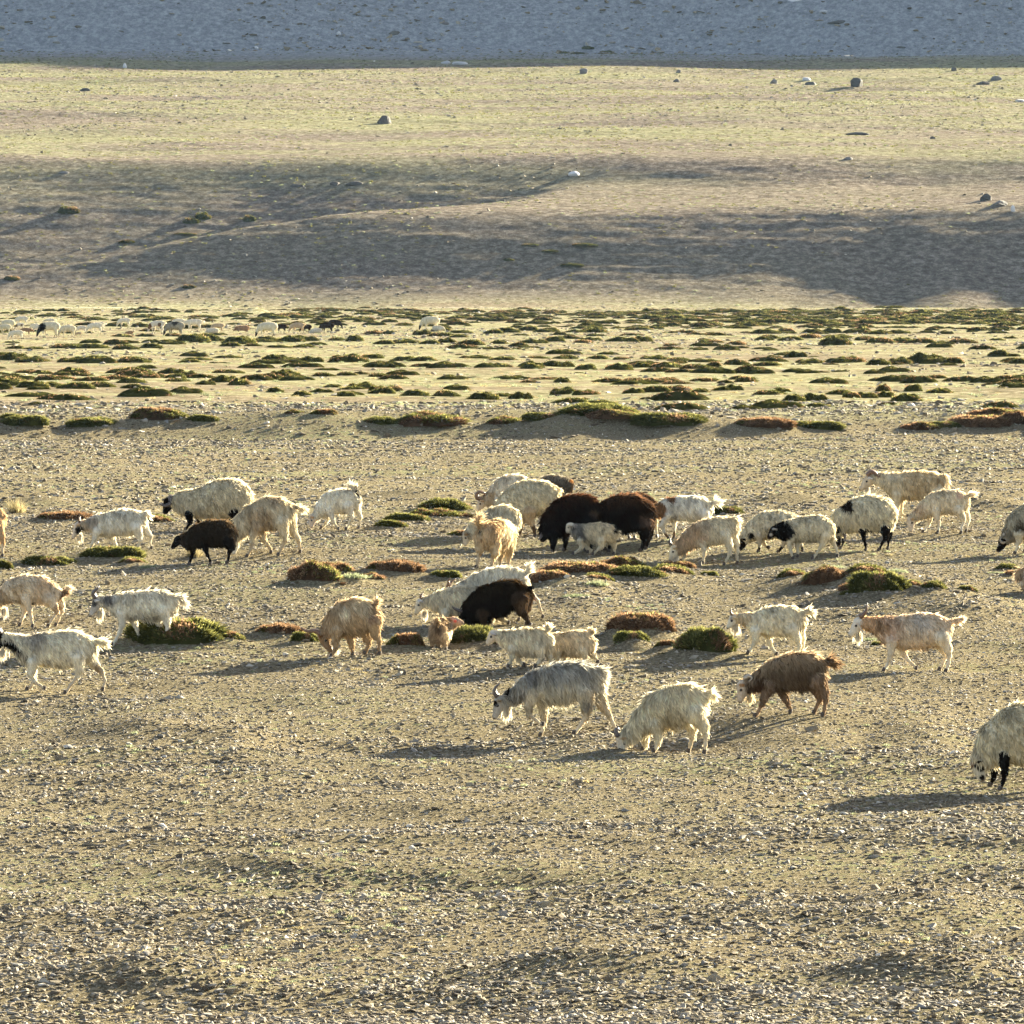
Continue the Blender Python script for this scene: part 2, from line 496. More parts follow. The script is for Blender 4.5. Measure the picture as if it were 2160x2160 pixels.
# ------------------------------------------------------------------ near shrubs: places first (their hummocks are part of the ground)
# (x, y of the foot, width, height) in the full view, colour, earth hummock height in metres
NEAR_SHRUBS = [
 (115,984,122,28,'b',.05,'low russet cushion shrub left of the white goat with the black cheek'),
 (98,1070,112,30,'g',.04,'low green cushion shrub above the horned goat on the left'),
 (205,1064,118,34,'g',.14,'green cushion shrub on a sandy hummock under the bearded goat'),
 (2,1076,40,36,'g',.03,'green shrub cut by the left edge of the view'),
 (300,987,66,26,'m',.03,'olive shrub behind the dark lamb under the ram'),
 (342,1222,190,62,'g',.10,'largest cushion shrub, green with russet top, beside the horned goat'),
 (520,1206,96,34,'b',.10,'russet shrub trailing left of the tan horned goat'),
 (578,1216,52,36,'g',.05,'green end of the low mat left of the tan horned goat'),
 (592,1108,104,50,'b',.14,'dark russet dome shrub below the white grazing goat'),
 (628,1086,84,34,'b',.06,'russet shrub just behind the dark russet dome'),
 (736,1088,116,38,'b',.12,'broad russet shrub in the middle of the bare ground'),
 (668,1102,50,22,'p',.06,'pale dry herb beside the dark russet dome'),
 (836,1094,62,24,'g',.04,'small green shrub left of the white goat pair'),
 (764,1229,76,42,'m',.10,'scruffy olive shrub right of the tan horned goat'),
 (905,1222,118,50,'g',.12,'dark green shrub under the black goat'),
 (1036,1102,74,36,'b',.08,'small round russet shrub at the left end of the long mat'),
 (1090,1086,150,34,'b',.08,'long russet mat shrub below the kid with the grey neck'),
 (1172,1072,96,36,'b',.04,'russet crest of the long mat below the black sheep'),
 (1208,1100,124,32,'g',.12,'green front of the long mat shrub left of the small tuft'),
 (1268,1092,92,30,'m',.08,'mixed green and russet end of the long mat'),
 (1276,1074,70,26,'b',.03,'russet shrub at the muzzle of the tan grazing goat'),
 (1336,1090,36,18,'g',.03,'small green tuft shrub by itself right of the long mat'),
 (1376,972,64,28,'g',.03,'green shrub behind the bushy tail of the white goat'),
 (846,966,104,36,'g',.06,'bright green shrub left of the curly horned goat'),
 (838,980,110,24,'m',.05,'russet green fringe in front of the bright green shrub'),
 (760,985,90,30,'g',.04,'green shrub spreading left below the bright green one'),
 (732,996,66,26,'g',.03,'leftmost green shrub of the patch behind the tan goat'),
 (800,980,72,22,'m',.03,'low olive shrub in the middle of the green patch'),
 (1206,1212,124,50,'b',.26,'russet dome shrub on a bare earth hummock'),
 (1196,1228,66,36,'g',.16,'small dark shrub on the slope below the russet dome'),
 (1322,1244,120,64,'g',.16,'round bright green dome shrub right of the russet dome'),
 (1500,1091,66,26,'m',.04,'olive shrub at the left end of the right hand row'),
 (1562,1106,96,42,'b',.08,'russet shrub in the right hand row'),
 (1640,1094,92,32,'m',.06,'mixed shrub at the back of the right hand row'),
 (1664,1126,116,54,'g',.12,'dark green shrub at the front of the right hand row'),
 (1726,1118,42,24,'m',.05,'small olive shrub between the dark green one and the round one'),
 (1766,1119,54,32,'g',.06,'round little green shrub near the right end of the row'),
 (1820,1117,46,18,'g',.04,'rightmost tiny green shrub of the row'),
 (1692,1079,34,18,'p',.02,'pale grey green herb above the right hand row'),
 (1578,1073,36,18,'p',.02,'pale herb above the russet shrub on the right'),
 (1906,1078,52,22,'g',.04,'green shrub near the right edge of the view'),
 (1916,1090,50,20,'b',.05,'russet shrub near the right edge of the view'),
 (1125,1108,44,24,'p',.03,'pale twiggy herb in front of the long mat'),
 (1088,1126,50,14,'p',.01,'flat pale green herb below the long mat'),
 (280,1072,24,20,'p',.01,'pale herb just left of the dark lamb'),
 (366,1052,46,26,'s',.01,'clump of dry yellow grass under the dark lamb'),
 (694,1148,60,26,'s',.01,'dry straw clump above the tan horned goat'),
 (30,968,50,36,'s',.01,'dry straw clump near the left edge'),
 (1640,1208,46,12,'p',.01,'flat pale herb before the bearded tan goat'),
 (1662,1218,34,20,'g',.02,'dark little herb under the beard of the tan goat'),
 (1470,1196,60,12,'p',.01,'pale turf tuft behind the green dome shrub'),
 (1880,1082,20,10,'p',.01,'tiny pale tuft near the right edge'),
 (432,1216,64,22,'m',.04,'low scruffy mat trailing right of the largest cushion shrub'),
 (700,1096,60,20,'b',.03,'small russet mat joining the two russet domes in the middle'),
 (1128,1096,70,22,'m',.04,'mottled mat under the long russet shrub mat'),
 (1620,1118,66,26,'b',.04,'russet fringe between the right hand row shrubs'),
 (1600,1128,40,16,'g',.02,'tiny green shrub in front of the right hand row'),
 (958,1226,60,26,'m',.06,'scruffy shrub under the hind legs of the black goat'),
 (252,1068,60,20,'m',.06,'olive mat right of the sandy hummock shrub'),
 (1256,1232,50,24,'m',.10,'olive scrub between the russet and the bright green domes'),
 (1540,1096,50,20,'m',.03,'olive mat left of the russet right hand shrub'),
 (880,1010,90,18,'m',.02,'thin mottled mat under the green patch behind the flock'),
]
BANK_SHRUBS = [
 (180,808,98,30,'g',.15,'dark green hummock shrub in front of the eroded bank on the left'),
 (40,806,86,30,'g',.10,'green shrub group at the left end of the bank'),
 (18,797,50,24,'g',.10,'green shrub cut by the left edge on the bank'),
 (300,797,110,34,'m',.20,'olive shrub on top of the bare earth bank'),
 (376,799,62,24,'g',.12,'green shrub hanging over the bare earth bank'),
 (556,782,44,14,'m',.05,'small dark shrub on the bank lip'),
 (610,784,56,18,'m',.08,'straggly shrub at the right end of the bare bank'),
 (726,806,76,24,'g',.10,'green shrub left of the big russet green hummock'),
 (812,810,142,36,'m',.22,'big hummock shrub, russet top and green flank'),
 (958,806,88,26,'m',.12,'rounded hummock shrub above the gravel heap'),
 (1036,810,88,22,'g',.10,'low green hummock behind the gravel heap'),
 (1142,806,150,38,'g',.24,'tall green hummock shrub in the middle of the bank'),
 (1152,812,116,28,'b',.14,'russet hummock shrub in front of the tall green one'),
 (1272,810,140,34,'g',.22,'green hummock shrub right of the tall one'),
 (1434,810,118,32,'b',.14,'russet half of the double hummock on the bank'),
 (1530,812,112,28,'g',.12,'green half of the double hummock on the bank'),
 (1740,814,84,26,'b',.10,'dark russet shrub on the right part of the bank'),
 (1786,812,60,20,'g',.08,'green shrub at the foot of the right part of the bank'),
 (1846,810,124,34,'b',.18,'broad russet hummock at the right end of the bank'),
 (1880,790,110,28,'b',.16,'russet shrub behind the broad hummock on the right'),
 (1920,808,80,40,'b',.20,'russet hummock cut by the right edge'),
]
SH = []
for lst in (NEAR_SHRUBS, BANK_SHRUBS):
    for (x, y, wd, ht, c, hum, lab) in lst:
        p = hit(*disp(x, y))
        s = p[1] / FPX * 2160 / 1932
        rx = wd * s * 0.5
        hgt = ht * s
        if lst is NEAR_SHRUBS and c not in 'ps': rx *= 1.12; hgt *= 0.88
        ry = max(rx * 0.75, 0.12)
        if lst is BANK_SHRUBS: rx *= 1.15; hgt *= 0.72; hum *= 0.6
        SH.append((p[0], p[1] + ry * 0.6, rx, ry, hgt, c, hum, lab, lst is NEAR_SHRUBS))
for (x, y, rx, ry, hgt, c, hum, lab, nr) in SH:
    if hum > 0.025:
        MOUNDS.append((x - 0.0, y - 0.05, rx * 1.0 + 0.05, ry * 0.8 + 0.10, hum))
# gravel heaps
for (x, y, wd, ht, lab) in [(1065, 830, 210, 24, 'a')]:
    p = hit(*disp(x, y)); s = p[1] / FPX * 2160 / 1932
    MOUNDS.append((p[0], p[1] + 1.0, wd * s * 0.42, 1.1, ht * s * 1.0))
p = hit(*disp(480, 592)); s = p[1] / FPX * 2160 / 1932
MOUNDS.append((p[0], p[1] + 3.0, 55 * s * 0.42, 3.0, 12 * s * 1.2))


# ------------------------------------------------------------------ ground sheets
def terrain(name, D, u, label_kind='structure'):
    U, DD = np.meshgrid(u, D)
    X = U * 0.07 * DD
    Z = height(X.ravel(), DD.ravel())
    V = np.stack([X.ravel(), DD.ravel(), Z], 1)
    nu, nd = len(u), len(D)
    i = np.arange(nd - 1)[:, None] * nu + np.arange(nu - 1)[None, :]
    F = np.stack([i, i + 1, i + 1 + nu, i + nu], -1).reshape(-1, 4)
    me = npmesh(name, V, F, M_GROUND, True)
    o = bpy.data.objects.new(name, me)
    link(o)
    tag(o, kind=label_kind)
    return o


def uspace(n, inner=1.25, outer=4.0, m=14):
    a = np.linspace(-inner, inner, n)
    e = inner + (outer - inner) * (np.linspace(0, 1, m + 1)[1:] ** 1.6)
    return np.concatenate([-e[::-1], a, e])


terrain('gravel_ground', np.concatenate([np.arange(22, 45, 0.6), np.arange(45, 172, 0.2)]), uspace(230))
terrain('grass_plain', np.concatenate([[171.8], np.arange(173.2, 600.1, 1.4)]), uspace(170))
terrain('hillside', np.concatenate([np.arange(599.8, 672, 0.5), np.arange(672, 870, 1.0)]), uspace(210, 1.25, 4.0, 30))
terrain('mountain_slope', np.concatenate([np.arange(869, 960, 1.5), np.arange(960, 1200, 12)]), uspace(120, 1.3, 7.0, 50))


# ------------------------------------------------------------------ stones
def stone_proto(seed, flat):
    r = random.Random(seed)
    import bmesh
    bm = bmesh.new()
    n = r.randint(11, 15)
    for i in range(n):
        a = r.random() * 6.283; z = r.uniform(-1, 1); q = math.sqrt(1 - z * z)
        rr = r.uniform(0.85, 1.1)
        bm.verts.new((math.cos(a) * q * rr, math.sin(a) * q * rr * 0.72, max(-1, min(1, z * 1.5)) * flat * rr))
    g = bmesh.ops.convex_hull(bm, input=bm.verts)
    bmesh.ops.delete(bm, geom=[e for e in g['geom_interior'] if isinstance(e, bmesh.types.BMVert)], context='VERTS')
    for f in bm.faces: f.smooth = False
    me = bpy.data.meshes.new('stone')
    bm.to_mesh(me); bm.free()
    return me


STONES = [stone_proto(i + 50, f) for i, f in enumerate([0.26, 0.16, 0.40, 0.22, 0.5, 0.20, 0.34, 0.18])]
for me in STONES:
    me.materials.append(M_STONE)


def scatter(name, protos, P, S, Rz, T, label, smooth=False):
    """one geometry-nodes object standing for loose material nobody could count"""
    me = bpy.data.meshes.new(name)
    me.vertices.add(len(P))
    me.vertices.foreach_set('co', np.asarray(P, dtype=np.float32).ravel())
    a = me.attributes.new('sc', 'FLOAT_VECTOR', 'POINT'); a.data.foreach_set('vector', np.asarray(S, dtype=np.float32).ravel())
    rot = np.zeros((len(P), 3), dtype=np.float32); rot[:, 2] = Rz; rot[:, 0] = T[:, 0]; rot[:, 1] = T[:, 1]
    a = me.attributes.new('ro', 'FLOAT_VECTOR', 'POINT'); a.data.foreach_set('vector', rot.ravel())
    a = me.attributes.new('ix', 'INT', 'POINT'); a.data.foreach_set('value', rng.integers(0, len(protos), len(P)).astype(np.int32))
    o = bpy.data.objects.new(name, me); link(o)
    ng = bpy.data.node_groups.new(name + '_nodes', 'GeometryNodeTree')
    ng.interface.new_socket('Geometry', in_out='INPUT', socket_type='NodeSocketGeometry')
    ng.interface.new_socket('Geometry', in_out='OUTPUT', socket_type='NodeSocketGeometry')
    gi = ng.nodes.new('NodeGroupInput'); go = ng.nodes.new('NodeGroupOutput')
    ip = ng.nodes.new('GeometryNodeInstanceOnPoints')
    ip.inputs['Pick Instance'].default_value = True
    jn = ng.nodes.new('GeometryNodeJoinGeometry')
    for pr in reversed(protos):
        oi = ng.nodes.new('GeometryNodeObjectInfo'); oi.transform_space = 'ORIGINAL'
        oi.inputs['Object'].default_value = pr
        oi.inputs['As Instance'].default_value = True
        ng.links.new(oi.outputs['Geometry'], jn.inputs[0])
    ng.links.new(jn.outputs[0], ip.inputs['Instance'])

    def attr(nm, ty):
        k = ng.nodes.new('GeometryNodeInputNamedAttribute'); k.data_type = ty; k.inputs['Name'].default_value = nm
        return k.outputs['Attribute']
    ng.links.new(attr('sc', 'FLOAT_VECTOR'), ip.inputs['Scale'])
    e2r = ng.nodes.new('FunctionNodeEulerToRotation')
    ng.links.new(attr('ro', 'FLOAT_VECTOR'), e2r.inputs[0])
    ng.links.new(e2r.outputs[0], ip.inputs['Rotation'])
    ng.links.new(attr('ix', 'INT'), ip.inputs['Instance Index'])
    ng.links.new(gi.outputs[0], ip.inputs['Points'])
    ng.links.new(ip.outputs[0], go.inputs[0])
    md = o.modifiers.new('scatter', 'NODES'); md.node_group = ng
    tag(o, label, None, None, 'stuff')
    return o


def spread(n, d0, d1, power, u=1.25, dens=None):
    """n points over the frustum between depths d0 and d1; power < 1 crowds them near the camera"""
    t = rng.random(n)
    e = 2 + power
    D = (d0 ** e + t * (d1 ** e - d0 ** e)) ** (1 / e)
    X = (rng.random(n) * 2 - 1) * u * 0.07 * D
    if dens is not None:
        k = rng.random(n) < dens(X, D)
        X, D = X[k], D[k]
    return X, D


RPATCH = []
for (x, y, wx, wy) in [(280, 1425, 270, 42), (420, 1450, 160, 20), (1650, 1455, 330, 40), (840, 1415, 150, 14), (1700, 1125, 260, 42), (300, 1890, 420, 40), (1100, 1880, 520, 36), (1750, 1885, 330, 40),
                     (420, 1720, 420, 26), (1350, 1700, 420, 24), (1900, 1400, 120, 30), (150, 1330, 160, 18), (1150, 1120, 160, 30), (620, 1660, 300, 16), (1250, 960, 300, 12), (1880, 965, 140, 12), (1480, 955, 110, 9), (70, 965, 90, 12), (1800, 1560, 200, 16), (980, 1560, 300, 12), (60, 1790, 200, 20), (1650, 1780, 300, 18)]:
    a_, b_, c_ = hit(*disp(x, y)), hit(*disp(x, y - wy)), hit(*disp(x + wx, y) if x + wx < 2600 else disp(2500, y))
    RPATCH.append((a_[0], a_[1], abs(c_[0] - a_[0]) + .01, abs(b_[1] - a_[1]) + .2))


def rough(X, D):
    s = np.zeros_like(X)
    for (px_, py_, rx_, ry_) in RPATCH:
        q = ((X - px_) / rx_) ** 2 + ((D - py_) / ry_) ** 2 + 0.5 * fbm(X / 1.3, D / 1.6, 55, 2)
        s = np.maximum(s, 1 - sstep(0.45, 1.15, q))
    return s


# individual larger stones on the near gravel
big = []
named = [  # x, y in the full view, width px, kind word
 (626,1438,26,'pale flat'),(205,1443,22,'grey'),(430,1146,20,'rounded upright brown'),(1530,1382,40,'dark blue grey flat'),
 (1178,1318,0,''),(10,1458,34,'dark flat'),(1316,1478,0,''),(25,1836,34,'tan pointed'),(880,1826,40,'chalky white'),
 (366,1676,30,'tan wedge'),(337,1786,22,'slate grey'),(393,1782,20,'pale pink'),(556,1800,0,''),(830,1730,22,'grey round'),
 (1870,1718,20,'grey upright'),(1286,1778,24,'tan block'),(1310,1772,24,'dark tan tilted'),(1600,1690,26,'tan round'),
 (1700,1802,26,'white'),(1180,1530,26,'dark flat'),(1065,1560,0,''),(1200,1170,30,'long pale'),(1060,1196,34,'light grey slab'),
 (1015,1700,0,''),(480,1186,26,'long flat grey'),(1765,1400,26,'brown block'),(1812,1330,24,'dark slate'),(1460,1690,24,'ochre'),
 (1846,1730,30,'flat grey'),(960,1800,30,'pale slab'),(1350,1850,40,'long tan slab'),(700,1900,44,'cream slab'),
 (1180,1370,30,'squarish brown'),(1080,1890,30,'rounded grey'),(270,1910,30,'flat brown'),(1500,1880,34,'cream rounded'),
 (1640,1830,30,'grey blocky'),(1850,1860,26,'white angular'),(150,1700,28,'flat dark'),(560,1745,28,'thin grey slab'),
]
for (x, y, wp, kd) in named:
    if wp: big.append((x, y, wp, kd))
rr = random.Random(5)
for i in range(120):
    y = 900 + 1030 * rr.random() ** 0.8
    x = rr.random() * 1932
    wp = (y - 300) / 1632 * rr.choice([14, 16, 18, 22, 26])
    if wp > 8: big.append((x, y, wp, None))
KW = {0: 'flat', 1: 'thin flat', 2: 'blocky', 3: 'flattish', 4: 'rounded', 5: 'slab like', 6: 'lumpy', 7: 'slaty'}
PR = [None] * 8
SLAB = []
ORD = ['leftmost', 'second from left', 'third from left', 'fourth from left', 'fifth from left', 'sixth from left', 'seventh from left', 'eighth from left', 'ninth from left', 'tenth from left', 'eleventh from left', 'twelfth from left', 'thirteenth from left', 'fourteenth from left']
for i, (x, y, wp, kd) in enumerate(big):
    p = hit(*disp(x, y))
    if p is None: continue
    s = p[1] / FPX * 2160 / 1932
    k = rr.randrange(8)
    o = bpy.data.objects.new('stone', STONES[k])
    r0 = wp * s * 0.5
    o.location = (p[0], p[1], p[2] + r0 * 0.12)
    o.scale = (r0, r0 * rr.uniform(.7, 1.1), r0 * rr.uniform(.8, 1.3))
    o.rotation_euler = (rr.uniform(-.25, .25), rr.uniform(-.25, .25), rr.random() * 6.28)
    link(o)
    if PR[k] is None: PR[k] = o
    SLAB.append((o, x, y, '%s %s' % (KW[k], 'brown') if not kd else kd))
    continue
    zone = ('lying far up the gravel beyond the flock' if y < 960 else 'among the grazing flock on the gravel' if y < 1330 else
            'on the gravel just below the flock' if y < 1560 else 'on the open foreground gravel' if y < 1760 else 'in the foreground scree near the bottom edge')
    side = 'left' if x < 640 else 'middle' if x < 1290 else 'right'
    if kd:
        tag(o, '%s stone %s, %s third of the view' % (kd, zone, side), 'stone', 'stones lying on the gravel')
    else:
        tag(o, '%s brown stone %s, %s third' % (KW[k], zone, side), 'stone', '%s stones %s, %s' % (KW[k], zone, side))


def relabel(items, lms, noun, cat, group):
    """name each of many look-alikes by the nearest landmark and, where several fit, by its order from the left"""
    buckets = {}
    for (o, x, y, kind) in items:
        best = min(lms, key=lambda l: abs(l[0] - x) + abs(l[1] - y) * 1.6)
        dx, dy = x - best[0], y - best[1]
        rel = ('left of' if dx < 0 else 'right of') if abs(dx) > abs(dy) * 1.6 and abs(dx) > 25 else ('beyond' if dy < 0 else 'below')
        buckets.setdefault((kind, rel, best[2]), []).append((x, y, o))
    for (kind, rel, lm), ls in buckets.items():
        ls.sort(key=lambda t: t[0])
        for i, (x, y, o) in enumerate(ls):
            if len(ls) == 1: lab = '%s %s %s %s' % (kind, noun, rel, lm)
            else:
                lab = '%s of the %s %ss %s %s' % (ORD[min(i, 13)] if i < len(ls) - 1 else 'rightmost', kind, noun, rel, lm)
            tag(o, lab, cat, group)


STONE_LM = [(1040, 1385, 'the grey backed goat'), (1250, 1420, 'the shaggy white goat'), (1480, 1345, 'the brown goat'), (1880, 1480, 'the right edge sheep'),
            (110, 1305, 'the striding white goat'), (660, 1235, 'the horned tan goat'), (1700, 1265, 'the pinkish goat'), (390, 1000, 'the ram and dark lamb'),
            (1130, 1045, 'the black sheep pair'), (1520, 1060, 'the black necked sheep'), (1700, 975, 'the horned cream goat'), (60, 1180, 'the fawn goat'),
            (1000, 1260, 'the white kids'), (280, 1420, 'the dark hollow'), (80, 1900, 'the bottom left corner'), (640, 1880, 'the scree bottom left of centre'),
            (1250, 1880, 'the scree bottom right of centre'), (1850, 1900, 'the bottom right corner'), (400, 1640, 'the open gravel on the left'),
            (1000, 1620, 'the open gravel in the middle'), (1560, 1640, 'the open gravel on the right'), (960, 930, 'the back of the flock'), (300, 880, 'the upper left gravel'), (1500, 880, 'the upper right gravel')]
relabel(SLAB, STONE_LM, 'stone', 'stone', 'stones lying on the gravel')


def slope_tilt(n, a=0.13):
    return rng.normal(0, a, (n, 2))


def gravel(n, d0, d1, power, s0, s1, name, label, dens=None, protos=None, coarse=False):
    X, D = spread(n, d0, d1, power, dens=dens)
    Z = height(X, D)
    m = len(X)
    sz = s0 + (s1 - s0) * rng.random(m) ** 3.2
    if coarse: sz = sz * (0.78 + 0.8 * sstep(-0.15, 0.45, fbm(X / 4.5, D / 2.2, 91, 3)) * rng.random(m) ** 2 + 0.4 * (1 - sstep(50, 58, D)))
    S = np.stack([sz * rng.uniform(.9, 1.4, m), sz * rng.uniform(.6, 1.0, m), sz * rng.uniform(.6, 1.3, m)], 1)
    P = np.stack([X, D, Z + sz * 0.10], 1)
    return scatter(name, protos or PR, P, S, rng.random(m) * 6.283, slope_tilt(m), label)


def patchy(sx, sy, seed, lo, hi):
    def f(X, D):
        return sstep(lo, hi, fbm(X / sx, D / sy, seed, 3)) * 0.85 + 0.15
    return f


gravel(430000, 47, 105, -0.9, 0.007, 0.038, 'gravel', 'loose brown gravel and stone chips covering the near ground', coarse=True)
gravel(105000, 47, 140, -0.7, 0.018, 0.060, 'rough_stones', 'dense coarse stones in the rough hollows of the ground', rough)
gravel(7000, 47, 64, -0.5, 0.018, 0.062, 'foreground_cobbles', 'coarse flat stones crowding the ground near the bottom edge', patchy(3.0, 1.6, 95, -.2, .3))
gravel(5000, 62, 140, -0.5, 0.028, 0.075, 'scattered_cobbles', 'single flat stones scattered over the gravel', patchy(4.0, 4.0, 96, -.1, .4))
gravel(9000, 150, 176, 0.0, 0.03, 0.11, 'bank_stones', 'stones and clods along the eroded bank')
gravel(150000, 100, 165, 0.0, 0.013, 0.06, 'gravel_beyond', 'coarser gravel covering the ground beyond the flock', coarse=True)
gravel(32000, 160, 600, -0.6, 0.05, 0.16, 'scree', 'stones scattered between the shrubs of the grassy flat', patchy(20, 40, 61, -0.25, 0.35))
# ------------------------------------------------------------------ animals: one smooth skin grown round a posed skeleton, then hair
def surface_nets(G, org, h):
    """dual mesh of the zero level of grid G"""
    ins = G < 0
    nx, ny, nz = G.shape
    c = np.zeros((nx - 1, ny - 1, nz - 1), dtype=np.int8)
    for dx in (0, 1):
        for dy in (0, 1):
            for dz in (0, 1):
                c += ins[dx:nx - 1 + dx, dy:ny - 1 + dy, dz:nz - 1 + dz]
    act = (c > 0) & (c < 8)
    idx = np.full(act.shape, -1, dtype=np.int64)
    I, J, K = np.nonzero(act)
    idx[I, J, K] = np.arange(len(I))
    S = np.zeros((len(I), 3)); cnt = np.zeros(len(I))
    E = []
    for a in range(3):
        o1, o2 = [k for k in range(3) if k != a]
        for u in (0, 1):
            for v in (0, 1):
                p = [0, 0, 0]; p[o1] = u; p[o2] = v
                q = list(p); q[a] = 1
                g0 = G[I + p[0], J + p[1], K + p[2]]; g1 = G[I + q[0], J + q[1], K + q[2]]
                cr = (g0 < 0) != (g1 < 0)
                t = np.where(cr, g0 / np.where(g0 == g1, 1, g0 - g1), 0)
                pt = np.zeros((len(I), 3)); pt[:, o1] = u; pt[:, o2] = v; pt[:, a] = t
                S += pt * cr[:, None]; cnt += cr
    V = (np.stack([I, J, K], 1) + S / cnt[:, None]) * h + org
    F = []
    for a in range(3):
        b, d = (a + 1) % 3, (a + 2) % 3
        sl0 = [slice(None)] * 3; sl1 = [slice(None)] * 3
        sl0[a] = slice(0, -1); sl1[a] = slice(1, None)
        A = ins[tuple(sl0)]; B = ins[tuple(sl1)]
        e = np.stack(np.nonzero(A != B), 1)
        e = e[(e[:, b] > 0) & (e[:, d] > 0) & (e[:, b] < G.shape[b] - 1) & (e[:, d] < G.shape[d] - 1)]
        if len(e) == 0: continue
        fl = ins[e[:, 0], e[:, 1], e[:, 2]]

        def cell(ob, od):
            q = e.copy(); q[:, b] -= ob; q[:, d] -= od
            return idx[q[:, 0], q[:, 1], q[:, 2]]
        f = np.stack([cell(1, 1), cell(0, 1), cell(0, 0), cell(1, 0)], 1)
        f[~fl] = f[~fl][:, ::-1]
        F.append(f)
    F = np.concatenate(F)
    return V, F


CL = {'torso': 0, 'neck': 1, 'head': 2, 'leg': 3, 'shank': 4, 'tail': 5, 'ear': 6}


class Body:
    def __init__(self, h):
        self.h = h
        self.prims = []

    def cap(self, a, b, ra, rb, cls, k=0.03, ws=1.0):
        self.prims.append((np.array(a, float), np.array(b, float), ra, rb, CL[cls], k, ws))

    def _d(self, P, pr):
        a, b, ra, rb, cls, k, ws = pr
        A = a.copy(); B = b.copy()
        Q = P - A
        if ws != 1.0:
            yc = 0.5 * (a[1] + b[1])
            Q = Q.copy(); Q[..., 1] = (P[..., 1] - yc) / ws
            BA = B - A; BA[1] = 0
        else:
            BA = B - A
        t = np.clip((Q @ BA) / max(1e-9, BA @ BA), 0, 1)
        d = np.linalg.norm(Q - t[..., None] * BA, axis=-1) - (ra + (rb - ra) * t)
        return d * (min(ws, 1.0) if ws < 1 else 1)

    def build(self):
        h = self.h
        lo = np.min([np.minimum(p[0] - p[2], p[1] - p[3]) for p in self.prims], 0) - 4 * h
        hi = np.max([np.maximum(p[0] + p[2], p[1] + p[3]) for p in self.prims], 0) + 4 * h
        n = np.ceil((hi - lo) / h).astype(int) + 1
        G = np.full(n, 1.0)
        for pr in self.prims:
            a, b, ra, rb, cls, k, ws = pr
            m = k + 2 * h
            l = np.floor((np.minimum(a - ra, b - rb) - m - lo) / h).astype(int)
            u = np.ceil((np.maximum(a + ra, b + rb) + m - lo) / h).astype(int) + 1
            l = np.maximum(l, 0); u = np.minimum(u, n)
            g = np.stack(np.meshgrid(*[lo[i] + h * np.arange(l[i], u[i]) for i in range(3)], indexing='ij'), -1)
            d = self._d(g, pr)
            s = (slice(l[0], u[0]), slice(l[1], u[1]), slice(l[2], u[2]))
            G[s] = smin(G[s], d, k)
        V, F = surface_nets(G, lo, h)
        best = np.full(len(V), 1e9); cls = np.zeros(len(V), int)
        for pr in self.prims:
            d = self._d(V, pr) + (0.02 if pr[4] in (3, 4) else 0)
            k = d < best
            best[k] = d[k]; cls[k] = pr[4]
        return V, F, cls


def vnormals(V, F):
    n = np.cross(V[F[:, 2]] - V[F[:, 0]], V[F[:, 3]] - V[F[:, 1]])
    N_ = np.zeros_like(V)
    for i in range(4):
        np.add.at(N_, F[:, i], n)
    return N_ / np.maximum(1e-9, np.linalg.norm(N_, axis=1))[:, None], np.linalg.norm(n, axis=1) * 0.5


def blades(P, D, Lh, Wd, Nn, droop, C, r, curl=0.0, splay=1.0):
    """tapering hair blades: root points, directions, lengths, widths; returns V,F,colour"""
    n = len(P)
    rnd = r.normal(0, 1, (n, 3))
    side = np.cross(D, Nn * 1.0 + rnd * 0.55 * splay)
    side /= np.maximum(1e-6, np.linalg.norm(side, axis=1))[:, None]
    g = np.array([0, 0, -1.0])
    mid = P + D * (Lh * 0.5)[:, None]
    d2 = D + g * droop[:, None]
    if curl:
        d2 = d2 + side * (r.normal(0, curl, n))[:, None] + Nn * np.abs(r.normal(0, curl * .5, n))[:, None]
    d2 /= np.linalg.norm(d2, axis=1)[:, None]
    tip = mid + d2 * (Lh * 0.55)[:, None]
    w = (Wd * 0.5)[:, None]
    V = np.stack([P - side * w, P + side * w, mid + side * w * 0.9, mid - side * w * 0.9, tip], 1).reshape(-1, 3)
    b = np.arange(n)[:, None] * 5
    F = [(b + np.array([0, 1, 2])), (b + np.array([0, 2, 3])), (b + np.array([3, 2, 4]))]
    F = np.concatenate(F)
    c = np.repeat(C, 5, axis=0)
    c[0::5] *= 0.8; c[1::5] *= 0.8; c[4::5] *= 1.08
    return V, F, np.clip(c, 0, 1)


def tube(pts, rad, seg=7):
    pts = [Vector(p) for p in pts]
    V = []; F = []
    up = Vector((0, 1, 0.01))
    for i, p in enumerate(pts):
        t = (pts[min(i + 1, len(pts) - 1)] - pts[max(i - 1, 0)]).normalized()
        a = t.cross(up)
        if a.length < 1e-4: a = t.cross(Vector((1, 0, 0)))
        a.normalize(); b = t.cross(a)
        for k in range(seg):
            q = 6.28318 * k / seg
            V.append(p + (a * math.cos(q) + b * math.sin(q)) * rad[i])
    for i in range(len(pts) - 1):
        for k in range(seg):
            F.append((i * seg + k, i * seg + (k + 1) % seg, (i + 1) * seg + (k + 1) % seg, (i + 1) * seg + k))
    F.append(tuple(range(seg))[::-1]); F.append(tuple(range((len(pts) - 1) * seg, len(pts) * seg)))
    return V, F


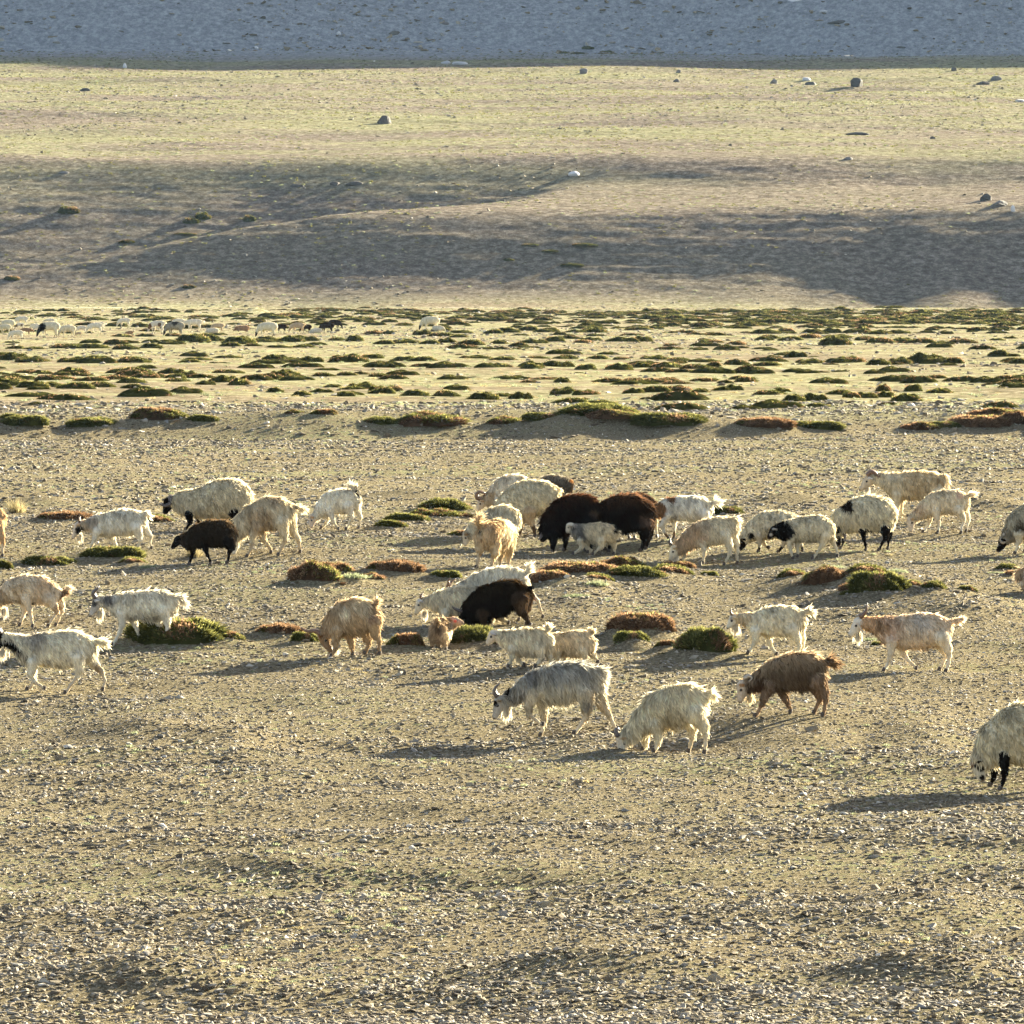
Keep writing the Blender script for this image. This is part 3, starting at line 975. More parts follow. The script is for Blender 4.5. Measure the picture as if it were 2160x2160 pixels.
def spline(pts, n=4):
    """Catmull-Rom through the points"""
    P = [np.array(p, float) for p in pts]
    P = [2 * P[0] - P[1]] + P + [2 * P[-1] - P[-2]]
    out = []
    for i in range(1, len(P) - 2):
        for t in np.linspace(0, 1, n, endpoint=False):
            a, b, c, d = P[i - 1], P[i], P[i + 1], P[i + 2]
            out.append(0.5 * ((2 * b) + (c - a) * t + (2 * a - 5 * b + 4 * c - d) * t ** 2 + (3 * b - a - 3 * c + d) * t ** 3))
    out.append(P[-2])
    return out


# pigments
CREAM = (0.74, 0.64, 0.44); WHITE = (0.82, 0.76, 0.62); TAN = (0.56, 0.40, 0.22); BROWN = (0.22, 0.115, 0.055)
DARK = (0.016, 0.010, 0.007); BLACK = (0.012, 0.010, 0.010); GREY = (0.40, 0.38, 0.36); DGREY = (0.10, 0.09, 0.085)
PINK = (0.70, 0.50, 0.36); WOOL = (0.72, 0.64, 0.45); LTAN = (0.66, 0.50, 0.30)


def make_animal(S, detail=1.0):
    """S: a description in metres, local to the ground point below the body; x to the picture's right, y away, z up"""
    r = np.random.default_rng(S['seed'])
    u = S['u']
    sheep = S['kind'] == 'sheep'
    fat = S.get('ws', 0.86 if sheep else 0.74)
    B = Body(S.get('h', 0.0135))
    T = S['torso']
    lat = S.get('lat', 0.0)
    for i in range(len(T) - 1):
        B.cap(T[i][:3], T[i + 1][:3], T[i][3], T[i + 1][3], 'torso', 0.05, fat)
    Nk = S['neck']
    if len(Nk):
        B.cap(T[0][:3], Nk[0][:3], T[0][3] * .8, Nk[0][3], 'torso', 0.05, fat)
    for i in range(len(Nk) - 1):
        B.cap(Nk[i][:3], Nk[i + 1][:3], Nk[i][3], Nk[i + 1][3], 'neck', 0.04, 0.8)
    H = S['head']
    eyes = None
    if len(H):
        p, m = np.array(H[0][:3]), np.array(H[1][:3])
        rp, rm = H[0][3], H[1][3]
        if len(Nk): B.cap(Nk[-1][:3], p, Nk[-1][3], rp * 0.8, 'neck', 0.03, 0.85)
        ax = m - p; L = np.linalg.norm(ax); ax /= L
        latv = np.cross(ax, [0, 0, 1.0]); latv = np.array([0, 1.0, 0]) if S.get('profile', True) else latv / np.linalg.norm(latv)
        dn = np.cross(ax, latv); dn = -dn if dn[2] > 0 else dn     # towards the jaw
        dn /= np.linalg.norm(dn)
        hw = 0.75
        B.cap(p, p + ax * L * 0.45 + dn * rp * .1, rp * 0.95, rp * 0.78, 'head', 0.02, hw if S.get('profile', True) else 1)
        B.cap(p + ax * L * 0.4, m, rp * 0.62, rm, 'head', 0.02, 1)
        B.cap(p + ax * L * 0.30 + dn * rp * .45, m - ax * rm * .3 + dn * rm * .35, rp * 0.42, rm * 0.72, 'head', 0.015, 1)
        eyes = [p + ax * L * 0.26 - dn * rp * 0.18 + latv * s * rp * (0.66 if S.get('profile', True) else .8) for s in (-1, 1)]
    hooves = []
    for (typ, pts) in S['legs']:
        n = len(pts)
        base = [.34, .19, .115, .085, .09] if typ == 'f' else [.48, .27, .13, .09, .095]
        rad = np.interp(np.linspace(0, 4, n), range(5), base) * u * S.get('legw', 1.0)
        rad = np.maximum(rad, 0.0135)
        for i in range(n - 1):
            B.cap(pts[i], pts[i + 1], rad[i], rad[i + 1], 'leg' if i < max(1, n // 2) and i < n - 2 else 'shank', 0.022 if i else 0.04, 1)
        e = np.array(pts[-1]); q = np.array(pts[-2])
        hooves.append((e, q, rad[-1]))
    if S.get('tail'):
        tl = S['tail']
        for i in range(len(tl) - 1):
            B.cap(tl[i], tl[i + 1], 0.022 * (1 - .25 * i), 0.016 * (1 - .25 * i), 'tail', 0.02, 1)
    V, F, cls = B.build()
    Nn, area = vnormals(V, F)
    # pigment
    pal = S['pal']
    C = np.zeros((len(V), 3))
    WB = np.array([1.03, 0.96, 1.0])
    keys = ['torso', 'neck', 'head', 'leg', 'shank', 'tail', 'ear']
    for i, k in enumerate(keys):
        C[cls == i] = pal.get(k, pal['torso'])
    # soften the borders between regions by letting the point sample wobble
    for (pc, pr, col, soft) in S['patches']:
        d = np.sqrt((V[:, 0] - pc[0]) ** 2 + (V[:, 2] - pc[2]) ** 2)
        if len(pc) > 3: d = np.sqrt(d ** 2 + (V[:, 1] - pc[1]) ** 2)
        d = d / pr + 0.22 * vnoise(V[:, 0] * 22 + S['seed'], V[:, 2] * 22, 3) + 0.12 * vnoise(V[:, 0] * 60, V[:, 2] * 60, 4)
        k = (1 - sstep(1 - soft, 1 + soft * .5, d))[:, None]
        C = C * (1 - k) + np.array(col) * k
    if len(H) and S.get('eyes', True):
        for (fr, rr_, cl) in ((1.0, rm * 1.0, (.16, .11, .09)),):
            d = np.linalg.norm(V - (p + ax * (L * fr + rm * .6)), axis=1)
            kk = (1 - sstep(rr_ * .6, rr_ * 1.1, d))[:, None] * 0.8
            C = C * (1 - kk) + np.array(cl) * kk
    lu = C @ np.array([.3, .6, .1])
    C = C * (1 + 0.16 * vnoise(V[:, 0] * 42, V[:, 2] * 7, S['seed'] + 5) * (cls <= 1))[:, None]
    C = C * 0.70 + lu[:, None] * np.array([1.0, .96, .78]) * 0.27
    root = bpy.data.objects.new(S['name'], None)
    root.empty_display_size = 0.3
    link(root)
    body = bpy.data.objects.new('body', npmesh('body', V, F, M_SKIN, True, C * 0.8))
    link(body, root)
    # ---------------- hair
    fc = V[F].mean(1)
    fcls = cls[F[:, 0]]
    dens = {0: 1.0, 1: 1.15, 2: 1.0, 3: 1.0, 4: 1.1, 5: 2.6, 6: 1}
    wd = area * np.array([dens[i] for i in range(7)])[fcls]
    nh = int(S.get('nhair', 5200) * detail)
    pick = r.choice(len(F), nh, p=wd / wd.sum())
    f = F[pick]
    a = r.random((nh, 1)); b = r.random((nh, 1))
    P = (V[f[:, 0]] * (1 - a) + V[f[:, 1]] * a) * (1 - b) + (V[f[:, 3]] * (1 - a) + V[f[:, 2]] * a) * b
    NN = Nn[f[:, 0]]
    Cc = C[f[:, 0]] * 0.5 + C[f[:, 2]] * 0.5
    cc = fcls[pick]
    back = np.array(S.get('back', (1.0, 0, 0)))
    down = np.array([0, 0, -1.0])
    Lf = S.get('fur', 0.07)
    topness = np.clip(NN[:, 2], 0, 1)
    ln = np.zeros(nh); comb = np.zeros((nh, 3)); lift = np.zeros(nh); drp = np.full(nh, 0.5)
    jit = r.normal(0, 1, (nh, 3))
    lowf = np.stack([vnoise(P[:, 0] * 14 + 5, P[:, 2] * 14, S['seed']), 0 * ln, vnoise(P[:, 0] * 14, P[:, 2] * 14 + 9, S['seed'] + 1)], 1)
    t = cc == 0
    comb[t] = back * 0.55 + down * 0.9 + lowf[t] * 0.55
    ln[t] = Lf * (1.0 + 0.5 * np.clip(-NN[t, 2], 0, 1) + (0.25 if not sheep else 0.0) * topness[t])
    lift[t] = (0.10 + 0.30 * topness[t]) if sheep else (0.07 + 0.38 * topness[t] ** 2)
    t = cc == 1
    comb[t] = back * 0.4 + down * 1.0 + lowf[t] * 0.5
    ln[t] = Lf * 0.95; lift[t] = 0.22 + 0.3 * topness[t]
    t = cc == 2
    hd = np.array([-1.0, 0, -0.3])
    comb[t] = -back * 0.5 + down; ln[t] = 0.014; lift[t] = 0.15
    t = cc == 3
    comb[t] = down + back * 0.35; ln[t] = Lf * (0.55 if not sheep else 0.4); lift[t] = 0.08
    t = cc == 4
    comb[t] = down; ln[t] = 0.018; lift[t] = 0.1
    t = cc == 5
    if S.get('tail'):
        td = np.array(S['tail'][-1]) - np.array(S['tail'][0]); td /= np.linalg.norm(td)
        comb[t] = td + down * 0.1 + jit[t] * 0.25
        ln[t] = S.get('tailfur', 0.085); lift[t] = 0.5; drp[t] = 0.25
    D = comb - NN * np.sum(comb * NN, 1)[:, None]
    D /= np.maximum(1e-6, np.linalg.norm(D, axis=1))[:, None]
    D = D + NN * (lift + 0.04)[:, None] + jit * (0.20 if sheep else 0.16)
    D /= np.linalg.norm(D, axis=1)[:, None]
    ln = ln * r.uniform(0.6, 1.35, nh)
    wdt = np.where((cc == 2) | (cc == 4), 0.010, 0.017 if sheep else 0.0135) * r.uniform(.6, 1.3, nh)
    lock = vnoise(P[:, 0] * 42 + 8 * lowf[:, 0], P[:, 2] * 7, S['seed'] + 5) + 0.6 * vnoise(P[:, 0] * 90, P[:, 2] * 16, S['seed'] + 6)
    lk = np.where(cc <= 1, 0.26, 0.08) * lock
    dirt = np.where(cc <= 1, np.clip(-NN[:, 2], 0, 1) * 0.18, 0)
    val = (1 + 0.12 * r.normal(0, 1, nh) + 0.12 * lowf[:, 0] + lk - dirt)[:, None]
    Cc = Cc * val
    if S.get('tips'):
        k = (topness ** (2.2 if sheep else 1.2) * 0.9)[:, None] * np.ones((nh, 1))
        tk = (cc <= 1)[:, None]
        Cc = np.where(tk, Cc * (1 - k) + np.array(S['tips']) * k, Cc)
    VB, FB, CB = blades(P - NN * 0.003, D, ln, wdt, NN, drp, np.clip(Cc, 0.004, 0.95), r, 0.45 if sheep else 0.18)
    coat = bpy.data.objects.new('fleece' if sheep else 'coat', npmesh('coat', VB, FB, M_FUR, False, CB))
    link(coat, root)
    # beard
    if S.get('beard') is not None:
        bp, bl = S['beard']
        n = 150
        P = np.array(bp) + np.array([0, 0, .025]) + r.normal(0, 1, (n, 3)) * np.array([0.020, 0.012, 0.020])
        D = np.tile(np.array([0.05, 0, -1.0]), (n, 1)) + r.normal(0, .13, (n, 3))
        D /= np.linalg.norm(D, axis=1)[:, None]
        VB, FB, CB = blades(P, D, bl * r.uniform(.6, 1.1, n), np.full(n, .009), r.normal(0, 1, (n, 3)), np.full(n, .3),
                            np.tile(np.array(S.get('beardcol', WHITE)), (n, 1)) * r.uniform(.8, 1.1, (n, 1)), r, 0.1)
        link(bpy.data.objects.new('beard', npmesh('beard', VB, FB, M_FUR, False, CB)), root)
    # eyes, ears, horns, hooves
    if eyes is not None and S.get('eyes', True):
        for e in eyes:
            Vv, Ff = tube([e + latv * d for d in (-.011, -.006, 0.0, .006, .011)], [.004, .013, .016, .013, .004], 8)
            link(bpy.data.objects.new('eye', npmesh('eye', Vv, Ff, M_EYE, True)), root)
    if eyes is not None and S.get('ears', True):
        el = S.get('earlen', 0.10)
        for s in (-1, 1):
            e0 = p - dn * rp * 0.30 + latv * s * rp * 0.62 + ax * rp * 0.1
            ed = latv * s * 0.55 - ax * 0.75 + np.array([0, 0, S.get('eardrop', -0.35)])
            ed /= np.linalg.norm(ed)
            wv = np.cross(ed, latv * s * .4 + ax); wv /= max(1e-6, np.linalg.norm(wv))
            nv = np.cross(ed, wv)
            prof = [(0, .014), (.25, .030), (.55, .034), (.8, .023), (1.0, .003)]
            Vv = []
            for (t_, w_) in prof:
                c0 = e0 + ed * el * t_ + np.array([0, 0, -0.02]) * t_ ** 2
                Vv += [c0 - wv * w_, c0 + nv * 0.006, c0 + wv * w_, c0 - nv * 0.005]
            Ff = []
            for i in range(len(prof) - 1):
                for k in range(4):
                    Ff.append((i * 4 + k, i * 4 + (k + 1) % 4, i * 4 + 4 + (k + 1) % 4, i * 4 + 4 + k))
            Ff.append((0, 1, 2, 3)); q = (len(prof) - 1) * 4; Ff.append((q + 3, q + 2, q + 1, q))
            ec = np.tile(np.array(S.get('earcol', pal.get('head', pal['torso']))), (len(Vv), 1))
            link(bpy.data.objects.new('ear', npmesh('ear', Vv, Ff, M_FUR, True, ec)), root)
    for hn in S.get('horns', []):
        pts = spline(hn['pts'], 4)
        n = len(pts)
        rad = [hn['r'] * 1.65 * (1 - 0.86 * (i / (n - 1)) ** 1.3) * (1 + 0.06 * math.sin(i * 2.4)) for i in range(n)]
        Vv, Ff = tube(pts, rad, 7)
        link(bpy.data.objects.new('horn', npmesh('horn', Vv, Ff, hn['mat'], True)), root)
    for (e, q, rd) in hooves:
        dr = e - q; dr[1] = 0; dr /= max(1e-6, np.linalg.norm(dr))
        fw = np.array(S.get('fwd', (-1.0, 0, 0)))
        e = e + np.array([0, 0, 0.004])
        Vv, Ff = tube([e + np.array([0, 0, 0.030]), e + np.array([0, 0, 0.012]) + fw * .004, e + fw * 0.012 + np.array([0, 0, -0.012])],
                      [max(rd, .017) * 1.12, max(rd, .017) * 1.25, max(rd, .017) * 1.35], 7)
        link(bpy.data.objects.new('hoof', npmesh('hoof', Vv, Ff, S.get('hoofmat', M_HOOF), False)), root)
    if S.get('redtag'):
        e = np.array(S['redtag'])
        Vv, Ff = tube([e + np.array([0, -.012, 0]), e + np.array([0, .004, 0])], [.018, .018], 8)
        link(bpy.data.objects.new('ear_tag', npmesh('ear_tag', Vv, Ff, M_TAG, False)), root)
    return root


REG = {'R1': (0, 940, 540 / 1932), 'R2': (540, 940, 540 / 1932), 'R3': (960, 940, 540 / 1932), 'R4': (1320, 940, 540 / 1932),
       'R5': (1720, 940, 440 / 1932), 'R6': (960, 1300, 600 / 1932), 'R7': (1500, 1240, 660 / 1932), 'Z1': (340, 990, 340 / 1932),
       'Z2': (960, 980, 300 / 1932), 'Z3': (1180, 1000, 380 / 1932), 'Z7': (860, 1160, 320 / 1932), 'Z6': (2040, 1040, 120 / 966)}


def traced(q, seed):
    """turn a pose measured in the photograph into a real animal in metres standing on the ground"""
    ox, oy, k = REG[q['reg']]
    cx = sum(t[0] for t in q['torso']) / len(q['torso'])
    bx, by = ox + cx * k, oy + q['base'] * k
    P0 = hit(bx, by)
    s = math.hypot(P0[0], P0[1]) / FPX * k      # metres per traced unit
    sinp = (by - YH) / FPX
    S = dict(seed=seed, kind=q.get('kind', 'goat'), name=q.get('kind', 'goat') if q.get('kind', 'goat') == 'sheep' else 'goat')

    def X(px): return (px - cx) * s

    def Zz(py, y): return (q['base'] - py) * s - y * sinp * 1.0

    def P3(t, y=0.0):
        yy = y + (t[3] * s if len(t) > 3 else 0)
        return (X(t[0]), yy, Zz(t[1], yy))
    u = max(t[2] for t in q['torso']) * s
    S['u'] = u * q.get('legu', 0.95)
    fu = q.get('fur', 0.06)
    shr = fu * 0.40

    def C4(t, sh=shr):
        p = P3(t)
        return (*p, max(0.02, t[2] * s - sh))
    S['torso'] = [C4(t) for t in q['torso']]
    S['neck'] = [C4(t, shr * 0.8) for t in q.get('neck', [])]
    S['head'] = [C4((*t, 0) if len(t) == 3 else t, 0.003) for t in q.get('head', [])]
    w = u * 0.42
    legs = []
    gx0, gy0 = P0[0], P0[1]
    for lg in q.get('legs', []):
        typ, side, pts = lg[0], lg[1], lg[2]
        out = []
        n = len(pts)
        for i, t in enumerate(pts):
            t = (t[0], t[1], 0, t[2]) if len(t) == 3 else (t[0], t[1], 0, 0)
            y = -side * w * (1.0 + 0.1 * (i == 0)) * (1 - 0.12 * i / n)     # side 1 = near the viewer
            out.append(list(P3(t, y)))
        e = out[-1]
        gz = h1(gx0 + e[0], gy0 + e[1]) - P0[2]
        lifted = len(lg) > 3 and lg[3]
        dz = e[2] - (gz + 0.012)
        if not lifted:
            e[2] = gz + 0.012
            if n > 2: out[-2][2] -= dz * 0.7
            if n > 3: out[-3][2] -= dz * 0.3
        legs.append((typ, [tuple(v) for v in out]))
    S['legs'] = legs
    S['tail'] = [P3(t) for t in q['tail']] if q.get('tail') else None
    hp = q.get('head')
    hs = (hp[0][2] * s) if hp else 0.05
    S['horns'] = []
    for j, hn in enumerate(q.get('horns', [])):
        lt = hn.get('side', 1)
        pts = []
        for i, t in enumerate(hn['pts']):
            pts.append(P3((t[0], t[1]), -lt * (hs * 0.35 + hn.get('flare', 0.02) * i)))
        S['horns'].append(dict(pts=pts, r=hn.get('r', 0.016), mat=hn.get('mat', M_HORN)))
        if hn.get('pair', True):
            S['horns'].append(dict(pts=[(a[0] + .006, -a[1], a[2] + 0.004) for a in pts], r=hn.get('r', 0.016), mat=hn.get('mat', M_HORN)))
    S['patches'] = []
    for pt in q.get('patches', []):
        c = P3((pt[0], pt[1]))
        S['patches'].append((c, pt[2] * s, pt[3], pt[4] if len(pt) > 4 else 0.35))
    if q.get('beard'):
        bx_, by_, bl = q['beard']
        S['beard'] = (P3((bx_, by_)), bl * s)
        S['beardcol'] = q.get('beardcol', WHITE)
    for key in ('pal', 'fur', 'ws', 'tips', 'nhair', 'eyes', 'ears', 'earlen', 'eardrop', 'earcol', 'tailfur', 'back', 'profile', 'legw', 'hoofmat', 'fwd'):
        if key in q: S[key] = q[key]
    if q.get('redtag'): S['redtag'] = P3(q['redtag'])
    S.setdefault('fur', fu)
    root = make_animal(S)
    root.location = P0
    tag(root, q['label'], q.get('cat', S['kind']), q.get('group'))
    return root
G1 = 'goats and sheep grazing on the near gravel'
BLK = dict(leg=BLACK, shank=BLACK, head=BLACK)
AN = []


def A(label, reg, base, **k):
    k.update(label=label, reg=reg, base=base, group=G1)
    AN.append(k)


def H(*pts, **k):
    k['pts'] = list(pts)
    return k


A('white goat with a black cheek, beard and lowered head walking above the left shrubs', 'R1', 793,
  torso=[(745,600,84),(840,590,97),(940,580,102),(1025,570,86),(1060,565,55)], neck=[(735,590,68),(665,598,44),(620,600,38)],
  head=[(592,608,36),(553,692,16)],
  legs=[('f',1,[(735,650),(718,700),(700,735),(685,765),(675,788)]),('f',-1,[(810,660),(850,700),(868,735),(872,752),(874,770)]),
        ('h',1,[(1030,620),(1052,670),(1065,715),(1045,760),(1038,790)]),('h',-1,[(1075,610),(1110,660),(1138,690),(1128,745),(1145,795)])],
  tail=[(1065,520),(1105,512),(1122,535)], tailfur=.07, beard=(606,690,50), horns=[H((605,585),(598,560),(600,538),r=.012)],
  pal=dict(torso=WHITE, neck=(.66,.54,.38), head=(.68,.56,.42), shank=CREAM), patches=[(597,635,34,BLACK),(700,575,50,(.55,.47,.38))], fur=.055, nhair=4600)
A('big cream ram with a black face and curled horn, legs behind the dark lamb', 'Z1', 716, kind='sheep',
  torso=[(330,410,160),(500,395,192),(700,350,235),(850,335,232),(930,360,190)], neck=[(300,395,148),(210,390,115),(150,395,85)],
  head=[(88,400,68),(48,510,34)],
  legs=[('f',1,[(335,540),(352,620),(335,660),(315,690),(300,712)]),('f',-1,[(440,540),(450,620),(440,660),(432,690),(430,712)]),
        ('h',1,[(880,520),(905,600),(885,650),(882,690),(880,714)]),('h',-1,[(820,520),(840,600),(820,650),(815,690),(812,714)])],
  tail=[(1000,300),(1030,340),(1030,400)], horns=[H((112,325),(118,375),(90,425),(35,435),(-15,412),r=.026,mat=M_HORN_D,flare=.025)],
  pal=dict(torso=WOOL, **BLK), fur=.075, nhair=6500, earcol=BLACK, legw=.66)
A('dark brown lamb with a black face walking in front of the ram', 'Z1', 1142, kind='sheep',
  torso=[(345,850,105),(450,795,145),(600,765,163),(740,765,160),(800,790,125)], neck=[(330,850,92),(265,840,66),(235,845,52)],
  head=[(200,845,50),(140,932,28)],
  legs=[('f',-1,[(370,900),(378,975),(360,1035),(345,1070),(335,1100)]),('f',1,[(520,880),(535,960),(560,1020),(590,1065),(600,1100)]),
        ('h',1,[(800,850),(850,930),(820,985),(812,1060),(798,1142)]),('h',-1,[(770,850),(835,935),(812,1000),(805,1060),(790,1120)])],
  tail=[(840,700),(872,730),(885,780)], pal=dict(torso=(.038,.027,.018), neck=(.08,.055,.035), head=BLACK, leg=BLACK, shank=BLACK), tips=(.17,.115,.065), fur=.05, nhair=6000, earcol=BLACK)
A('tan goat with a short tail standing behind the dark lamb, its muzzle hidden', 'Z1', 1026,
  torso=[(1000,650,148),(1120,580,182),(1270,530,203),(1400,520,190),(1490,520,145)], neck=[(990,680,112),(925,760,80),(900,840,58)],
  head=[(890,890,52),(868,1000,28)],
  legs=[('f',1,[(1150,690),(1105,800),(1092,870),(1075,950),(1035,1028)]),('f',-1,[(1190,690),(1225,830),(1265,905),(1300,965),(1320,1028)]),
        ('h',1,[(1450,640),(1475,760),(1490,840),(1445,940),(1412,1022)]),('h',-1,[(1530,600),(1575,740),(1645,850),(1655,960),(1668,1026)])],
  tail=[(1570,450),(1650,455),(1705,480)], tailfur=.09, pal=dict(torso=CREAM, neck=CREAM, head=WHITE, leg=CREAM, shank=(.62,.47,.28)),
  patches=[(1180,600,190,(.60,.43,.24),.6),(1350,370,90,(.55,.43,.28),.6)], fur=.075, nhair=6500, ears=False)
A('white goat grazing alone with a raised bushy tail', 'R2', 634,
  torso=[(510,470,68),(570,430,88),(650,418,92),(715,412,76),(745,425,54)], neck=[(495,485,52),(462,520,36),(442,540,31)],
  head=[(428,548,30),(418,608,15)],
  legs=[('f',1,[(555,490),(578,545),(590,580),(610,610),(625,633)]),('f',-1,[(540,490),(545,545),(530,580),(510,612),(492,636)]),
        ('h',1,[(695,460),(715,505),(728,540),(700,590),(682,624)]),('h',-1,[(750,440),(768,495),(790,540),(782,590),(777,633)])],
  tail=[(752,370),(745,330),(720,305)], tailfur=.10, pal=dict(torso=WHITE, head=(.70,.55,.42), shank=CREAM), patches=[(765,360,16,BLACK,.2)], fur=.05, nhair=4200, ears=True)
A('fawn goat cut by the left edge with its head out of view and tail raised', 'R1', 1368,
  torso=[(110,1085,95),(200,1080,106),(300,1088,106),(385,1115,82),(420,1130,56)], neck=[(90,1100,78),(30,1140,52),(-20,1180,42)],
  head=[(-40,1205,38),(-60,1290,17)],
  legs=[('f',1,[(200,1160),(225,1235),(238,1300),(245,1340),(252,1370)]),('f',-1,[(170,1160),(185,1235),(168,1290),(155,1325),(150,1348)]),
        ('h',1,[(375,1160),(415,1215),(436,1250),(392,1305),(368,1352)]),('h',-1,[(430,1150),(460,1205),(468,1250),(440,1310),(422,1362)])],
  tail=[(450,1145),(485,1110),(515,1085)], tailfur=.08, beard=(30,1250,60), pal=dict(torso=(.76,.62,.44), neck=TAN, head=TAN, shank=(.72,.58,.40)),
  patches=[(130,1080,50,TAN,.5),(330,1070,90,(.66,.48,.30),.6),(470,1125,22,(.3,.17,.08),.3),(430,1240,40,(.5,.33,.18),.4)], fur=.05, nhair=4600)
A('white goat with upright horns, grey face and long beard beside the largest shrub', 'R1', 1480,
  torso=[(900,1210,90),(1000,1205,107),(1120,1203,113),(1220,1198,110),(1275,1200,86)], neck=[(880,1195,72),(815,1180,50),(775,1172,44)],
  head=[(735,1182,42),(690,1272,19)],
  legs=[('f',1,[(915,1270),(925,1350),(905,1400),(878,1445),(850,1482)]),('f',-1,[(980,1280),(1015,1340),(1032,1380),(1045,1410),(1052,1432)]),
        ('h',1,[(1230,1250),(1262,1320),(1268,1370),(1248,1420),(1240,1462)]),('h',-1,[(1180,1260),(1200,1330),(1215,1370),(1195,1420),(1180,1450)])],
  tail=[(1320,1140),(1362,1150),(1392,1185)], tailfur=.09, beard=(752,1262,75),
  horns=[H((722,1150),(705,1120),(718,1095),(742,1075),(732,1055),r=.017,mat=M_HORN_D,flare=.012)],
  pal=dict(torso=WHITE, neck=(.72,.66,.55), head=(.56,.50,.44), shank=WHITE), patches=[(820,1165,48,(.28,.27,.26),.6),(712,1190,26,DGREY,.4)], fur=.06, nhair=5000, earcol=(.75,.74,.74))
A('large white goat striding left with a black neck stripe, nose past the left edge', 'R1', 1866,
  torso=[(215,1540,108),(330,1538,132),(450,1538,138),(560,1530,137),(640,1530,105)], neck=[(190,1520,90),(110,1480,64),(50,1455,55)],
  head=[(0,1450,50),(-50,1560,24)],
  legs=[('f',1,[(250,1640),(240,1720),(262,1780),(305,1810),(342,1838)],True),('f',-1,[(230,1640),(248,1730),(245,1790),(232,1835),(205,1862)]),
        ('h',1,[(590,1600),(600,1690),(592,1740),(540,1800),(498,1862)]),('h',-1,[(670,1560),(705,1640),(765,1710),(788,1785),(775,1866)])],
  tail=[(700,1480),(755,1478),(795,1492)], tailfur=.09, beard=(20,1560,70),
  horns=[H((5,1415),(-10,1380),(-40,1350),r=.016,mat=M_HORN_D)],
  pal=dict(torso=(.80,.74,.58), head=BLACK, shank=(.62,.52,.38)), patches=[(60,1490,36,BLACK,.3),(110,1520,30,BLACK,.3),(150,1550,20,BLACK,.3),(270,1440,80,(.5,.45,.38),.7),(205,1590,14,BLACK,.2),(740,1690,50,(.36,.27,.17),.5)], fur=.065, nhair=7000)
A('tan shaggy goat with wide sweeping horns grazing head down', 'R2', 1588,
  torso=[(590,1340,92),(660,1300,126),(750,1288,138),(830,1288,120),(870,1295,84)], neck=[(575,1360,76),(530,1405,54),(512,1430,44)],
  head=[(505,1448,40),(560,1545,20)],
  legs=[('f',1,[(610,1400),(600,1470),(598,1515),(585,1545),(572,1575)]),('f',-1,[(710,1410),(715,1480),(722,1520),(726,1550),(732,1575)]),
        ('h',-1,[(845,1370),(840,1450),(850,1500),(835,1550),(822,1588)]),('h',1,[(890,1340),(902,1420),(932,1480),(930,1540),(938,1590)])],
  tail=[(880,1215),(905,1195),(915,1175)], tailfur=.07, beard=(605,1520,70),
  horns=[H((495,1425),(440,1398),(385,1402),(332,1372),r=.018,mat=M_HORN,flare=-.004)],
  pal=dict(torso=(.62,.44,.24), neck=(.56,.36,.18), head=(.34,.20,.10), leg=(.55,.38,.20), shank=(.40,.25,.12)),
  patches=[(660,1250,60,(.80,.70,.52),.6),(780,1200,80,(.78,.64,.42),.7),(890,1300,45,(.35,.2,.1),.5)], fur=.07, nhair=6500)
A('cream goat with a round curled horn grazing at the back of the middle group', 'Z2', 745,
  torso=[(590,390,150),(690,330,182),(790,310,175),(850,320,130)], neck=[(560,420,125),(470,470,98),(415,490,82)],
  head=[(365,510,66),(312,612,32)],
  legs=[('f',1,[(580,500),(575,600),(570,660),(560,710),(550,742)]),('f',-1,[(620,500),(640,600),(635,660),(630,710),(620,742)]),
        ('h',1,[(800,450),(830,560),(840,620),(820,690),(810,742)]),('h',-1,[(850,450),(880,560),(890,620),(870,690),(860,742)])],
  tail=[(850,170),(890,180),(905,230)], tailfur=.09, horns=[H((352,470),(300,450),(292,400),(340,372),(392,392),(400,430),r=.020,flare=.006)],
  pal=dict(torso=(.78,.70,.56), neck=(.70,.55,.36), head=(.66,.50,.34)), patches=[(500,380,60,TAN,.6),(895,215,22,DGREY,.2)], fur=.06, nhair=5000)
A('cream sheep with dark shins standing side on behind the tan goat seen from the rear', 'Z2', 972, kind='sheep',
  torso=[(760,530,195),(900,475,245),(1050,450,250),(1200,435,220),(1290,435,170)], neck=[(700,560,150),(620,640,105),(570,690,80)],
  head=[(545,720,62),(520,810,32)],
  legs=[('f',1,[(890,650),(905,770),(895,850),(880,910),(860,966)]),('f',-1,[(800,650),(790,770),(800,850),(790,910),(780,966)]),
        ('h',1,[(1000,640),(1015,740),(1050,820),(1075,890),(1090,966)]),('h',-1,[(1240,600),(1280,740),(1290,820),(1270,890),(1260,966)])],
  tail=[(1380,330),(1410,380),(1410,440)], pal=dict(torso=(.72,.63,.42), leg=(.5,.36,.2), shank=(.10,.06,.035)), fur=.05, nhair=6500)
A('dark grey goat facing right with russet ears, half hidden at the back', 'Z2', 640,
  torso=[(1150,300,100),(1280,290,150),(1390,285,142),(1460,290,115)], neck=[(1490,280,98),(1535,265,78)],
  head=[(1560,262,62),(1570,368,32)],
  legs=[('f',1,[(1430,380),(1440,480),(1430,560),(1430,636)]),('f',-1,[(1400,380),(1400,480),(1390,560),(1390,636)]),
        ('h',1,[(1200,380),(1180,480),(1200,560),(1190,636)]),('h',-1,[(1160,380),(1140,480),(1160,560),(1150,636)])],
  pal=dict(torso=(.10,.085,.07), head=(.15,.10,.06)), tips=(.45,.40,.30), fur=.055, nhair=3500, back=(-1,0,0), earcol=(.45,.28,.15), fwd=(1,0,0), eardrop=.5)
